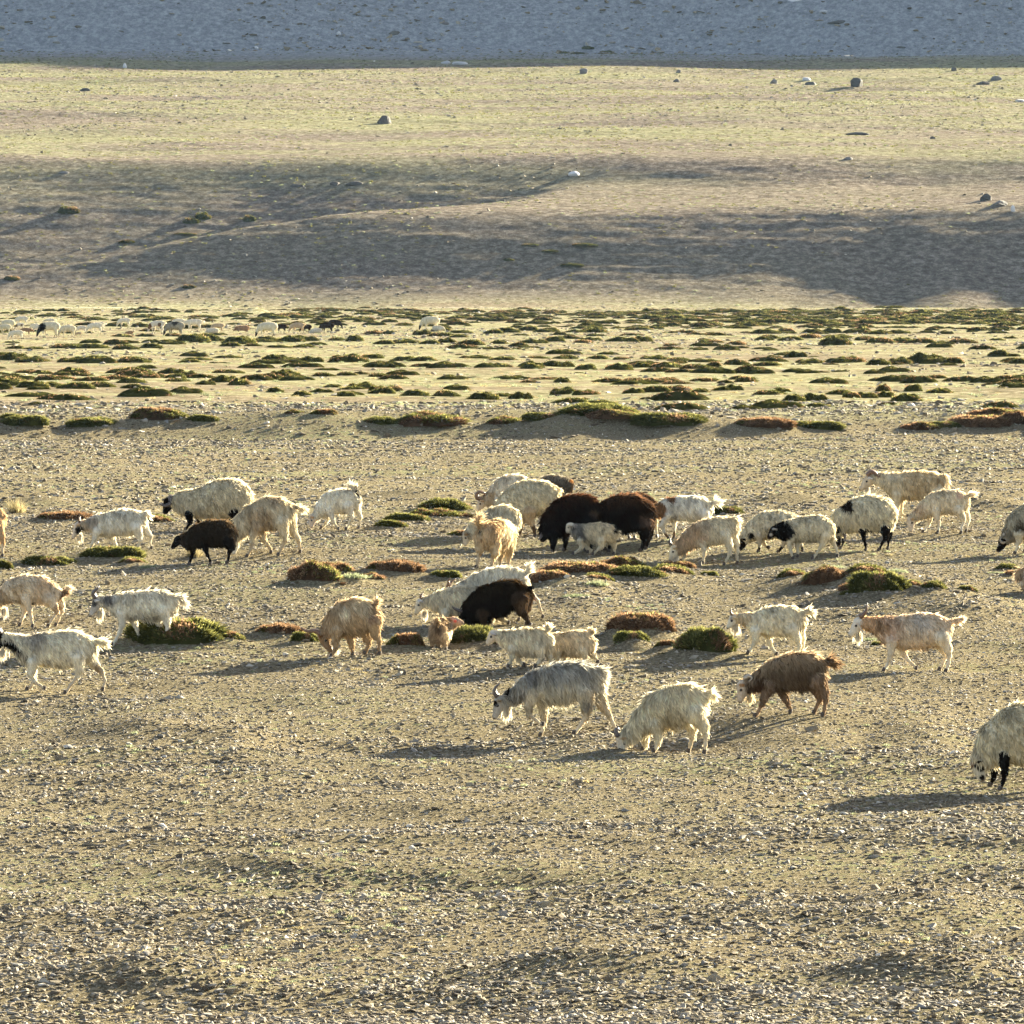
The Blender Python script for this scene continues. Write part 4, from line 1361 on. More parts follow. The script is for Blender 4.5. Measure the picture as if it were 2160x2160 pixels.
A('cream long fleeced goat grazing just behind the tan goat seen from the rear', 'Z2', 1130,
  torso=[(440,800,165),(560,765,200),(680,755,205),(750,775,165)], neck=[(390,820,140),(285,875,112),(215,925,92)],
  head=[(160,965,66),(140,1085,28)],
  legs=[('f',1,[(480,900),(470,1000),(480,1060),(475,1128)]),('f',-1,[(440,900),(430,1000),(440,1060),(435,1128)]),
        ('h',1,[(740,880),(760,1000),(770,1060),(760,1128)]),('h',-1,[(700,880),(720,1000),(730,1060),(720,1128)])],
  tail=[(840,690),(860,740),(860,800)], pal=dict(torso=(.74,.65,.46), head=(.66,.54,.38)), patches=[(150,940,40,(.45,.32,.18),.5)], fur=.055, nhair=5500, earcol=(.5,.38,.25))
A('tan goat seen from behind with its tail up, hind legs towards the viewer', 'Z2', 1415,
  torso=[(455,950,185,-60),(560,960,222,200),(640,960,215,430)], neck=[(660,1000,120,640),(680,1080,85,800)],
  head=[(690,1150,70,880),(690,1290,35,930)], ws=1.0, profile=False,
  legs=[('h',0,[(345,1010,-60),(335,1140,-70),(325,1220,-40),(305,1320,-60),(288,1413,-60)]),('h',0,[(530,1100,-60),(545,1200,-80),(515,1275,-40),(500,1340,-60),(494,1400,-60)]),
        ('f',0,[(600,1150,420),(618,1230,430),(612,1290,430),(610,1350,430),(612,1380,430)]),('f',0,[(740,1100,420),(745,1210,430),(730,1280,430),(725,1330,430),(722,1370,430)])],
  tail=[(345,850,0,-150),(315,780,0,-180),(350,720,0,-170)], tailfur=.10, back=(-.35,-.9,0), fwd=(.35,.9,0),
  pal=dict(torso=(.68,.50,.28), head=CREAM, shank=(.60,.44,.26)), patches=[(345,900,22,BLACK,.2),(350,980,18,(.25,.15,.08),.3),(720,900,130,(.80,.68,.46),.6),(520,860,120,(.52,.35,.18),.7)], fur=.06, nhair=7000)
A('black brown long woolled sheep with its head down, behind the grey necked kid', 'Z2', 1190, kind='sheep',
  torso=[(1370,760,215),(1510,650,232),(1660,595,205),(1780,595,195),(1820,620,150)], neck=[(1330,810,175),(1250,880,115)],
  head=[(1225,930,75),(1185,1020,38)],
  legs=[('f',1,[(1330,950),(1332,1050),(1325,1110),(1328,1150),(1325,1186)]),('f',-1,[(1490,900),(1500,1000),(1498,1080),(1490,1140),(1482,1184)]),
        ('h',1,[(1830,750),(1855,880),(1850,980),(1845,1090),(1840,1184)]),('h',-1,[(1770,750),(1790,880),(1790,980),(1780,1090),(1775,1184)])],
  horns=[H((1190,930),(1165,975),(1150,1005),(1122,1022),r=.016,mat=M_HORN_D)], tail=[(1900,600),(1925,660),(1920,720)],
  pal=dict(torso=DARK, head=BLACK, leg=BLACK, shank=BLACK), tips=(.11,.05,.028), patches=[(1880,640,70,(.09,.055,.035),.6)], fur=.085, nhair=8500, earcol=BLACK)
A('black brown sheep side on with a reddish sunlit back, right of the other black one', 'Z3', 828, kind='sheep',
  torso=[(540,430,185),(660,415,205),(780,412,207),(870,425,180)], neck=[(470,470,140),(380,560,95)],
  head=[(340,600,65),(310,690,32)],
  legs=[('h',1,[(905,560),(915,660),(905,720),(890,775),(872,820)]),('h',-1,[(935,560),(950,650),(945,710),(938,765),(932,812)]),
        ('f',1,[(540,560),(545,650),(540,700),(535,760),(530,815)]),('f',-1,[(500,560),(505,650),(500,700),(495,760),(490,815)])],
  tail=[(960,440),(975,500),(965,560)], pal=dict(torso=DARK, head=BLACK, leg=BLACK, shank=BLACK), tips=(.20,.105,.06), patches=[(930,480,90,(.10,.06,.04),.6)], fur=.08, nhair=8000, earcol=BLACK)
A('russet sheep whose rump and pale legs show behind the black one with the reddish back', 'Z3', 690, kind='sheep',
  torso=[(760,345,120),(850,325,135),(940,330,112)], neck=[(980,360,80),(1010,400,60)],
  head=[(1015,440,48),(1025,510,26)],
  legs=[('h',-1,[(760,430),(745,540),(755,600),(740,650),(745,685)]),('h',1,[(790,430),(815,540),(820,600),(805,650),(800,685)]),
        ('f',1,[(1000,420),(1030,500),(1035,580),(1042,640),(1040,690)]),('f',-1,[(960,420),(985,500),(985,580),(990,640),(985,690)])],
  pal=dict(torso=(.06,.034,.022), head=(.12,.08,.05), leg=CREAM, shank=WHITE), tips=(.17,.10,.06), fur=.06, nhair=3500, back=(-1,0,0), fwd=(1,0,0))
A('small cream kid with a grey shaggy neck trotting left in front of the black sheep', 'Z3', 868,
  torso=[(235,640,80),(320,635,102),(420,628,106),(510,640,97),(550,660,72)], neck=[(205,618,78),(150,588,58),(135,575,52)],
  head=[(112,562,46),(88,612,24)],
  legs=[('f',1,[(220,720),(240,775),(205,815),(172,840),(150,860)]),('f',-1,[(280,730),(300,790),(340,815),(330,835),(310,840)],True),
        ('h',1,[(440,720),(450,770),(415,805),(385,840),(360,866)]),('h',-1,[(550,700),(585,760),(590,800),(592,840),(588,868)])],
  tail=[(580,600),(608,610),(618,650)], tailfur=.06, pal=dict(torso=(.72,.63,.44), neck=(.45,.42,.36), head=(.66,.58,.44)),
  patches=[(225,640,62,(.16,.155,.15),.6),(190,570,45,(.25,.24,.22),.6),(590,595,16,BLACK,.2),(140,575,20,DGREY,.4)], fur=.05, nhair=5000, earlen=.07)
A('white goat with a brown neck and bushy white tail, head hidden by the black sheep', 'Z3', 705,
  torso=[(1190,360,118),(1300,368,134),(1420,368,134),(1520,368,118),(1580,368,86)], neck=[(1160,365,102),(1070,388,76),(1010,405,66)],
  head=[(975,440,50),(965,540,26)],
  legs=[('f',1,[(1160,440),(1095,555),(1125,630),(1150,670),(1172,706)]),('f',-1,[(1215,450),(1228,540),(1232,610),(1230,660),(1232,700)]),
        ('h',1,[(1550,430),(1580,540),(1600,610),(1580,660),(1570,700)]),('h',-1,[(1500,430),(1530,540),(1550,610),(1530,660),(1520,700)])],
  tail=[(1625,325),(1660,300),(1690,305)], tailfur=.11, pal=dict(torso=(.82,.78,.68), neck=(.38,.19,.07), head=BROWN, shank=(.22,.13,.07)),
  patches=[(1190,265,42,(.30,.14,.06),.3),(1060,385,85,(.36,.18,.07),.3)], fur=.06, nhair=5000)
A('tan shouldered goat with a white rump grazing at the end of the long shrub mat', 'Z3', 970,
  torso=[(1440,665,120),(1560,632,147),(1690,602,142),(1795,580,124),(1850,570,92)], neck=[(1420,690,102),(1320,765,82),(1270,795,66)],
  head=[(1240,810,60),(1192,912,27)],
  legs=[('f',1,[(1530,720),(1548,810),(1548,870),(1545,925),(1540,968)]),('f',-1,[(1390,760),(1350,840),(1335,890),(1318,930),(1305,965)]),
        ('h',1,[(1780,660),(1820,760),(1825,850),(1795,915),(1768,968)]),('h',-1,[(1850,640),(1895,740),(1910,830),(1905,900),(1912,968)])],
  tail=[(1870,470),(1892,470),(1895,520)], tailfur=.10, beard=(1240,900,60), horns=[H((1195,760),(1180,725),(1190,695),r=.014,mat=M_HORN_D)],
  pal=dict(torso=(.80,.70,.50), neck=(.66,.46,.26), head=(.78,.66,.46), shank=CREAM), patches=[(1450,620,150,(.64,.44,.25),.6),(1560,560,60,(.6,.48,.33),.6)], fur=.06, nhair=6500, earcol=(.75,.62,.42))
A('cream sheep with a black head bowed to the ground behind the black necked one', 'R4', 805, kind='sheep',
  torso=[(985,620,80),(1060,600,107),(1150,590,104),(1235,590,90)], neck=[(965,640,68),(920,680,52),(900,705,42)],
  head=[(888,718,36),(865,778,18)],
  legs=[('f',1,[(1000,680),(1012,730),(1008,765),(1000,802)]),('f',-1,[(1025,690),(1040,735),(1062,760),(1085,772)],True),
        ('h',1,[(1195,660),(1200,720),(1180,765),(1150,805)]),('h',-1,[(1260,660),(1310,730),(1330,765),(1338,802)])],
  pal=dict(torso=WOOL, neck=WOOL, head=BLACK, leg=(.6,.52,.38), shank=BLACK), patches=[(940,680,26,BLACK,.3)], fur=.045, nhair=4500, earcol=BLACK)
A('cream sheep with a black neck and grey ears walking left', 'R4', 852, kind='sheep',
  torso=[(1265,635,88),(1360,628,99),(1450,622,100),(1505,635,86)], neck=[(1240,640,80),(1180,642,64),(1148,642,46)],
  head=[(1118,640,36),(1082,690,19)],
  legs=[('f',1,[(1240,695),(1232,755),(1245,800),(1262,846)]),('f',-1,[(1300,695),(1296,765),(1300,810),(1302,850)]),
        ('h',1,[(1495,680),(1485,745),(1450,800),(1412,855)]),('h',-1,[(1525,670),(1560,725),(1590,790),(1602,855)])],
  tail=[(1552,610),(1568,650),(1566,690)], pal=dict(torso=WOOL, neck=BLACK, head=BLACK, leg=CREAM, shank=CREAM), patches=[(1195,645,74,BLACK,.12),(1092,672,14,(.5,.45,.4),.4)], fur=.04, nhair=5500, earcol=(.45,.45,.45))
A('cream ram with black legs, a black spot on its shoulder and a grey horn', 'R5', 972, kind='sheep',
  torso=[(290,675,130),(400,642,167),(510,625,172),(600,635,158),(640,660,120)], neck=[(260,695,115),(215,755,84),(200,785,66)],
  head=[(195,820,46),(212,912,27)],
  legs=[('f',-1,[(260,800),(268,860),(262,900),(240,970)]),('f',1,[(430,790),(445,860),(458,915),(466,974)]),
        ('h',1,[(640,780),(650,850),(615,905),(587,970)]),('h',-1,[(680,770),(690,840),(680,900),(676,974)])],
  tail=[(705,620),(718,670),(715,730)], horns=[H((195,795),(240,800),(272,835),(262,885),r=.024,mat=M_HORN_D,flare=.02)],
  pal=dict(torso=(.76,.69,.50), head=BLACK, leg=BLACK, shank=BLACK), legw=.62, patches=[(290,560,55,(.03,.02,.015),.25),(200,750,36,BLACK,.3),(480,790,24,BLACK,.3),(560,775,20,BLACK,.3)], fur=.06, nhair=7000, earcol=BLACK)
A('cream goat with curled brown horns, head level, at the back on the right', 'R5', 700,
  torso=[(740,375,112),(850,370,132),(980,370,138),(1100,365,120),(1150,370,94)], neck=[(720,350,98),(625,318,72),(565,305,58)],
  head=[(500,315,55),(420,402,23)],
  legs=[('f',1,[(750,460),(752,560),(750,630),(748,665),(740,700)]),('f',-1,[(800,470),(785,570),(800,635),(830,650),(860,655)],True),
        ('h',1,[(1140,440),(1170,540),(1180,600),(1165,650),(1160,698)]),('h',-1,[(1080,440),(1110,540),(1120,600),(1105,650),(1100,698)])],
  tail=[(1190,270),(1208,310),(1212,350)], beard=(475,400,62), horns=[H((478,275),(510,245),(552,255),(585,295),(598,262),r=.022,flare=.012)],
  pal=dict(torso=(.74,.62,.40), neck=(.76,.66,.46), head=(.70,.55,.36), shank=CREAM), patches=[(940,350,140,(.60,.45,.24),.7),(1120,330,60,(.55,.40,.20),.6)], fur=.06, nhair=6000, earcol=(.85,.82,.78))
A('white goat grazing with tail stretched out, right of the spotted ram', 'R5', 810,
  torso=[(1020,580,84),(1110,538,108),(1215,520,114),(1310,518,106),(1365,525,78)], neck=[(1005,600,68),(945,640,54),(918,660,47)],
  head=[(885,690,44),(888,785,20)],
  legs=[('f',1,[(1110,610),(1132,690),(1142,740),(1138,775),(1134,808)]),('f',-1,[(1060,620),(1062,690),(1045,740),(1020,775),(1000,802)]),
        ('h',1,[(1320,600),(1360,670),(1368,710),(1350,760),(1350,806)]),('h',-1,[(1370,580),(1405,650),(1422,695),(1408,750),(1400,810)])],
  tail=[(1380,490),(1425,462),(1460,450)], tailfur=.09, pal=dict(torso=(.78,.66,.46), head=(.72,.58,.42), shank=WHITE), patches=[(960,590,60,(.72,.52,.32),.6),(1330,450,40,(.80,.58,.44),.6)], fur=.05, nhair=4600)
A('grey brown sheep with a coiled horn and black face grazing at the right edge', 'Z6', 1030, kind='sheep',
  torso=[(870,500,220),(1020,450,280),(1200,430,290),(1400,450,250)], neck=[(830,560,185),(730,680,140),(670,760,105)],
  head=[(610,820,88),(535,975,42)],
  legs=[('f',1,[(870,700),(875,820),(850,920),(812,1025)]),('f',-1,[(1000,700),(1010,820),(1000,920),(990,1020)]),
        ('h',1,[(1350,650),(1380,800),(1360,900),(1350,1025)]),('h',-1,[(1420,650),(1450,800),(1430,900),(1420,1025)])],
  horns=[H((600,700),(650,720),(655,800),(600,845),(560,800),(580,745),r=.022,mat=M_HORN_L,flare=.006)],
  pal=dict(torso=(.52,.46,.32), neck=(.34,.29,.20), head=BLACK, leg=CREAM, shank=CREAM), patches=[(870,560,110,(.10,.08,.05),.6),(500,880,34,(.7,.62,.5),.3)], fur=.07, nhair=4000, earcol=BLACK)
A('fawn goat mostly outside the right edge, only its rump in view', 'Z6', 1690,
  torso=[(1080,1400,190),(1250,1390,210),(1400,1400,190)], neck=[(1500,1350,120),(1600,1280,90)], head=[(1650,1250,80),(1740,1330,40)],
  legs=[('h',1,[(1000,1500),(950,1570),(965,1620),(965,1690)]),('h',-1,[(1060,1500),(1020,1570),(1035,1620),(1030,1690)]),
        ('f',1,[(1400,1500),(1400,1600),(1390,1690)]),('f',-1,[(1440,1500),(1440,1600),(1430,1690)])],
  tail=[(900,1300),(870,1380),(870,1430)], pal=dict(torso=(.66,.50,.32), shank=CREAM), patches=[(930,1420,50,(.3,.2,.12),.4)], fur=.05, nhair=2500, back=(-1,0,0), fwd=(1,0,0))
A('orange tan goat almost outside the left edge, only a thigh in view', 'R1', 835,
  torso=[(-260,540,100),(-160,545,118),(-60,555,110),(-25,560,80)], neck=[(-300,520,70),(-350,480,50)], head=[(-380,470,40),(-440,520,20)],
  legs=[('h',1,[(-20,600),(12,680),(28,740),(20,790),(25,833)]),('h',-1,[(-60,600),(-30,690),(-20,740),(-30,790),(-30,830)]),
        ('f',1,[(-230,620),(-230,740),(-230,830)]),('f',-1,[(-200,620),(-200,740),(-200,830)])],
  pal=dict(torso=(.62,.38,.18), leg=(.6,.36,.16), shank=(.74,.58,.38)), fur=.05, nhair=2500)
A('white goat with thin upright horns stretching behind the black goat', 'Z7', 905,
  torso=[(880,410,125),(1040,375,150),(1200,352,145),(1350,350,138),(1450,375,108)], neck=[(820,440,102),(700,475,80),(610,500,60)],
  head=[(555,520,48),(500,600,26)],
  legs=[('f',1,[(900,500),(890,650),(900,750),(890,900)]),('f',-1,[(960,500),(960,650),(970,750),(960,900)]),
        ('h',-1,[(1490,430),(1570,560),(1660,640),(1695,760),(1728,850)]),('h',1,[(1400,450),(1430,600),(1450,720),(1430,810),(1420,900)])],
  tail=[(1510,300),(1545,260),(1550,215)], tailfur=.08, horns=[H((505,470),(520,425),(515,390),(542,352),r=.014,mat=M_HORN,pair=False),H((520,470),(545,420),(575,385),(610,365),r=.014,mat=M_HORN,side=-1,pair=False)],
  pal=dict(torso=(.80,.75,.62), shank=(.76,.62,.42)), patches=[(1620,620,26,(.8,.45,.35),.4)], fur=.06, nhair=5000)
A('white bearded goat with its head low, its hind half behind the black goat', 'Z7', 945,
  torso=[(470,665,160),(620,650,182),(780,645,185),(950,640,175),(1050,650,135)], neck=[(440,660,140),(330,665,104),(250,660,82)],
  head=[(165,670,66),(108,805,29)],
  legs=[('f',1,[(480,800),(485,890),(480,940),(475,1005)]),('f',-1,[(560,800),(565,890),(560,940),(555,1005)]),
        ('h',1,[(1100,740),(1170,850),(1225,910),(1262,960),(1290,1008)]),('h',-1,[(1040,740),(1060,850),(1080,910),(1060,960),(1050,1008)])],
  beard=(210,820,75), horns=[H((180,610),(165,585),(190,562),r=.014)], pal=dict(torso=(.82,.72,.52), head=(.80,.68,.48), shank=CREAM), patches=[(610,760,18,(.15,.15,.16),.3)], fur=.065, nhair=6000, earcol=(.72,.74,.78))
A('black goat with ragged brown hind legs and a short pointed tail', 'Z7', 985,
  torso=[(850,745,165),(980,672,207),(1130,622,217),(1280,572,195),(1390,545,158),(1430,535,110)], neck=[(820,780,135),(750,850,88)],
  head=[(740,880,58),(762,960,28)],
  legs=[('f',1,[(950,820),(960,890),(962,930),(960,990)]),('f',-1,[(1000,820),(1010,890),(1012,930),(1010,990)]),
        ('h',1,[(1430,640),(1450,760),(1500,850),(1530,910),(1562,970)]),('h',-1,[(1490,600),(1500,720),(1490,820),(1520,900),(1530,960)])],
  tail=[(1500,500),(1545,488),(1575,475)], tailfur=.04, horns=[H((705,790),(600,750),(560,712),r=.014,mat=M_HORN_D,pair=False)],
  pal=dict(torso=(.016,.011,.007), leg=(.06,.035,.02), shank=(.07,.045,.03), tail=BLACK), tips=(.055,.035,.018), patches=[(1460,700,80,(.16,.09,.045),.6)], fur=.07, nhair=8000, legw=1.25)
A('brown kid seen from behind, head turned right with a red ear mark', 'Z7', 1268,
  torso=[(400,1040,128,0),(425,1010,142,150),(440,995,125,270)], neck=[(480,960,90,310),(550,930,75,270)],
  head=[(590,905,68,250),(690,925,32,190)], ws=1.0, profile=True,
  legs=[('h',0,[(325,1110,-10),(312,1180,-10),(318,1220,0),(312,1266,0)]),('h',0,[(470,1110,-10),(478,1190,-10),(470,1230,0),(482,1268,0)]),
        ('f',0,[(380,1110,270),(385,1190,270),(385,1225,270),(385,1258,270)]),('f',0,[(500,1110,270),(505,1190,270),(505,1225,270),(505,1258,270)])],
  tail=[(385,930,0,-110),(375,905,0,-130)], tailfur=.05, back=(-.1,-1,0), fwd=(.1,1,0), redtag=(605,905,0,130),
  pal=dict(torso=(.56,.40,.24), neck=(.30,.19,.11), head=(.52,.38,.25), leg=(.6,.46,.3)), patches=[(395,990,60,(.20,.13,.08),.6),(270,1030,60,(.62,.47,.30),.6),(520,1060,70,(.78,.66,.46),.6)], fur=.05, nhair=6000, earlen=.07, earcol=(.6,.42,.3), eardrop=.3)
A('young white goat with small grey ears walking left in front of the bank of earth', 'R3', 1672,
  torso=[(425,1475,76),(510,1480,102),(600,1480,107),(670,1478,90)], neck=[(400,1460,64),(345,1442,52),(320,1432,44)],
  head=[(288,1428,42),(245,1490,19)],
  legs=[('f',1,[(430,1540),(428,1600),(415,1640),(405,1674)]),('f',-1,[(465,1550),(475,1610),(500,1640),(522,1660)],True),
        ('h',1,[(630,1530),(650,1590),(630,1625),(608,1655)]),('h',-1,[(685,1520),(708,1580),(720,1615),(738,1645)])],
  tail=[(690,1410),(702,1388),(700,1368)], tailfur=.06, pal=dict(torso=(.80,.71,.52), head=(.76,.62,.44)), fur=.055, nhair=6000, earlen=.08, earcol=(.62,.62,.64))
A('young cream goat with a curled up tail following close behind the white one', 'R3', 1655,
  torso=[(770,1500,78),(860,1493,94),(945,1490,94),(1000,1490,78)], neck=[(745,1480,62),(705,1470,50)],
  head=[(680,1470,40),(645,1525,18)],
  legs=[('f',1,[(765,1560),(770,1610),(768,1650)]),('f',-1,[(815,1560),(830,1605),(828,1645)]),
        ('h',1,[(960,1550),(985,1600),(985,1625),(985,1655)]),('h',-1,[(1010,1540),(1045,1590),(1062,1625),(1082,1672)])],
  tail=[(1020,1430),(1040,1405),(1015,1395)], tailfur=.045, pal=dict(torso=(.76,.63,.43), leg=CREAM, shank=CREAM), fur=.05, nhair=5000, ears=False)
A('large grey backed goat with tall thin horns and a hanging white underside, striding left', 'R6', 800,
  torso=[(535,460,96),(625,458,130),(740,448,137),(850,440,128),(930,440,100),(955,440,74)], neck=[(500,475,84),(425,520,58),(372,545,52)],
  head=[(302,580,45),(270,680,23)],
  legs=[('f',1,[(520,530),(498,610),(500,665),(548,705),(598,738)],True),('f',-1,[(590,560),(602,660),(600,710),(594,755),(582,790)]),
        ('h',1,[(890,530),(892,620),(885,690),(848,750),(812,802)]),('h',-1,[(965,510),(1005,600),(1050,680),(1075,740),(1098,795)])],
  tail=[(955,365),(995,372),(1005,400)], tailfur=.09, beard=(350,645,80),
  horns=[H((285,545),(266,515),(272,485),(302,458),r=.016,mat=M_HORN_D,flare=.008)],
  pal=dict(torso=(.60,.56,.47), neck=(.55,.51,.43), head=(.50,.46,.40), leg=(.62,.52,.36), shank=(.74,.62,.44)),
  patches=[(700,380,120,(.44,.43,.40),.8),(850,370,90,(.42,.41,.38),.8),(515,410,62,(.34,.33,.31),.8),(350,525,26,BLACK,.3),(270,590,22,BLACK,.3),(885,590,48,(.18,.17,.15),.5),(620,540,110,(.80,.74,.58),.7),(760,545,120,(.76,.70,.54),.7)], fur=.085, nhair=11000)
A('off white shaggy goat cropping the ground in front, behind the grey backed goat', 'R6', 928,
  torso=[(1290,690,96),(1380,640,132),(1490,602,143),(1590,582,128),(1630,582,98)], neck=[(1270,720,84),(1205,780,64),(1172,805,54)],
  head=[(1135,838,48),(1150,934,24)],
  legs=[('f',1,[(1360,740),(1378,820),(1375,865),(1362,900),(1352,930)]),('f',-1,[(1280,770),(1292,840),(1290,875),(1282,900),(1278,926)]),
        ('h',1,[(1630,660),(1685,745),(1702,800),(1698,855),(1696,906)]),('h',-1,[(1580,680),(1612,750),(1615,810),(1600,860),(1590,905)])],
  tail=[(1665,530),(1715,522),(1750,545)], tailfur=.085, horns=[H((1105,815),(1090,785),(1098,765),(1115,778),r=.016,mat=M_HORN_D,flare=.005)],
  pal=dict(torso=(.80,.72,.52), head=(.76,.63,.46), shank=(.76,.64,.44)), patches=[(1420,690,110,(.60,.50,.30),.7)], fur=.075, nhair=10000)
A('brown shaggy goat with a cream face and brown tail, walking with its head low', 'R7', 782,
  torso=[(355,548,78),(430,525,106),(530,507,117),(610,502,103),(655,510,74)], neck=[(320,560,68),(265,588,48),(235,592,42)],
  head=[(195,608,43),(178,694,20)],
  legs=[('f',1,[(350,610),(325,675),(310,715),(292,750),(272,778)]),('f',-1,[(435,620),(458,680),(478,720),(490,752),(495,780)]),
        ('h',1,[(660,580),(695,640),(706,690),(698,740),(690,782)]),('h',-1,[(640,590),(668,650),(672,695),(652,740),(640,775)])],
  tail=[(680,465),(725,448),(760,470)], tailfur=.10, beard=(235,680,45), beardcol=CREAM, horns=[H((205,560),(232,545),(250,558),(228,580),r=.013,mat=M_HORN_L)],
  pal=dict(torso=(.20,.130,.075), neck=(.12,.072,.042), head=(.66,.52,.38), leg=(.27,.17,.10), shank=(.30,.19,.11), tail=(.24,.14,.07)), tips=(.66,.52,.34),
  patches=[(290,570,60,(.12,.06,.03),.6)], fur=.075, nhair=10000, earcol=(.6,.42,.26))
A('small white goat with a hanging white beard, its hind legs behind the brown goat', 'R7', 424,
  torso=[(270,218,64),(350,208,87),(430,203,95),(500,198,84),(535,200,60)], neck=[(260,208,52),(205,190,38),(178,185,34)],
  head=[(140,192,33),(105,242,15)],
  legs=[('f',1,[(275,270),(272,325),(258,360),(242,395),(230,422)]),('f',-1,[(350,280),(360,335),(375,365),(395,385),(408,398)]),
        ('h',1,[(500,260),(530,315),(545,355),(538,395),(542,422)]),('h',-1,[(540,250),(560,310),(565,355),(560,395),(562,422)])],
  tail=[(555,155),(600,142),(628,155)], tailfur=.075, beard=(152,240,58), horns=[H((128,165),(118,148),(124,132),r=.010)],
  pal=dict(torso=(.82,.74,.54), neck=(.78,.62,.38), head=(.80,.70,.52)), patches=[(125,190,12,(.4,.32,.25),.3)], fur=.05, nhair=5000)
A('pinkish tan goat with one tall brown horn and a white beard walking at the right', 'R7', 517,
  torso=[(1100,270,86),(1200,270,106),(1300,266,110),(1390,260,97),(1430,260,70)], neck=[(1090,250,76),(1010,228,50),(960,218,45)],
  head=[(912,218,42),(860,288,18)],
  legs=[('f',1,[(1110,330),(1108,400),(1098,440),(1085,480),(1068,516)]),('f',-1,[(1170,340),(1190,400),(1215,445),(1245,470),(1272,500)],True),
        ('h',1,[(1420,310),(1458,375),(1468,420),(1462,470),(1450,516)]),('h',-1,[(1400,320),(1440,380),(1450,420),(1430,465),(1415,500)])],
  tail=[(1475,210),(1520,204),(1555,190)], tailfur=.055, beard=(908,295,58), horns=[H((915,180),(940,162),(957,135),(962,96),r=.017,mat=M_HORN,flare=.004)],
  pal=dict(torso=(.76,.60,.42), neck=(.64,.40,.20), head=(.80,.70,.56), leg=(.78,.66,.48), shank=(.78,.66,.48)),
  patches=[(1100,250,95,(.66,.42,.26),.7),(1050,235,40,(.42,.24,.11),.5),(1290,220,80,(.60,.52,.44),.7),(1260,330,80,(.74,.56,.38),.7)], fur=.045, nhair=7000, earcol=(.75,.66,.56), earlen=.12, eardrop=-1.2)
A('woolly cream sheep with black eye patches and black legs, cut by the right edge', 'R7', 1236, kind='sheep',
  torso=[(1780,940,150),(1900,900,192),(2050,890,202),(2180,905,175)], neck=[(1745,980,118),(1690,1035,84),(1665,1060,66)],
  head=[(1648,1085,50),(1672,1172,28)],
  legs=[('f',-1,[(1750,1060),(1755,1130),(1745,1170),(1728,1206)]),('f',1,[(1800,1040),(1808,1130),(1800,1185),(1782,1236)]),
        ('h',1,[(2170,1020),(2200,1120),(2180,1180),(2170,1236)]),('h',-1,[(2120,1020),(2150,1120),(2130,1180),(2120,1225)])],
  horns=[H((1630,1060),(1612,1085),(1610,1115),r=.018,mat=M_HORN,flare=.004)],
  pal=dict(torso=(.70,.62,.42), neck=(.72,.64,.46), head=(.62,.55,.42), leg=BLACK, shank=BLACK), legw=.60, patches=[(1665,1110,26,BLACK,.2),(1632,1095,14,BLACK,.2),(1672,1170,18,BLACK,.2),(1710,1120,14,BLACK,.2)], fur=.07, nhair=8000, earcol=BLACK)

for i, q in enumerate(AN):
    traced(q, 100 + i)
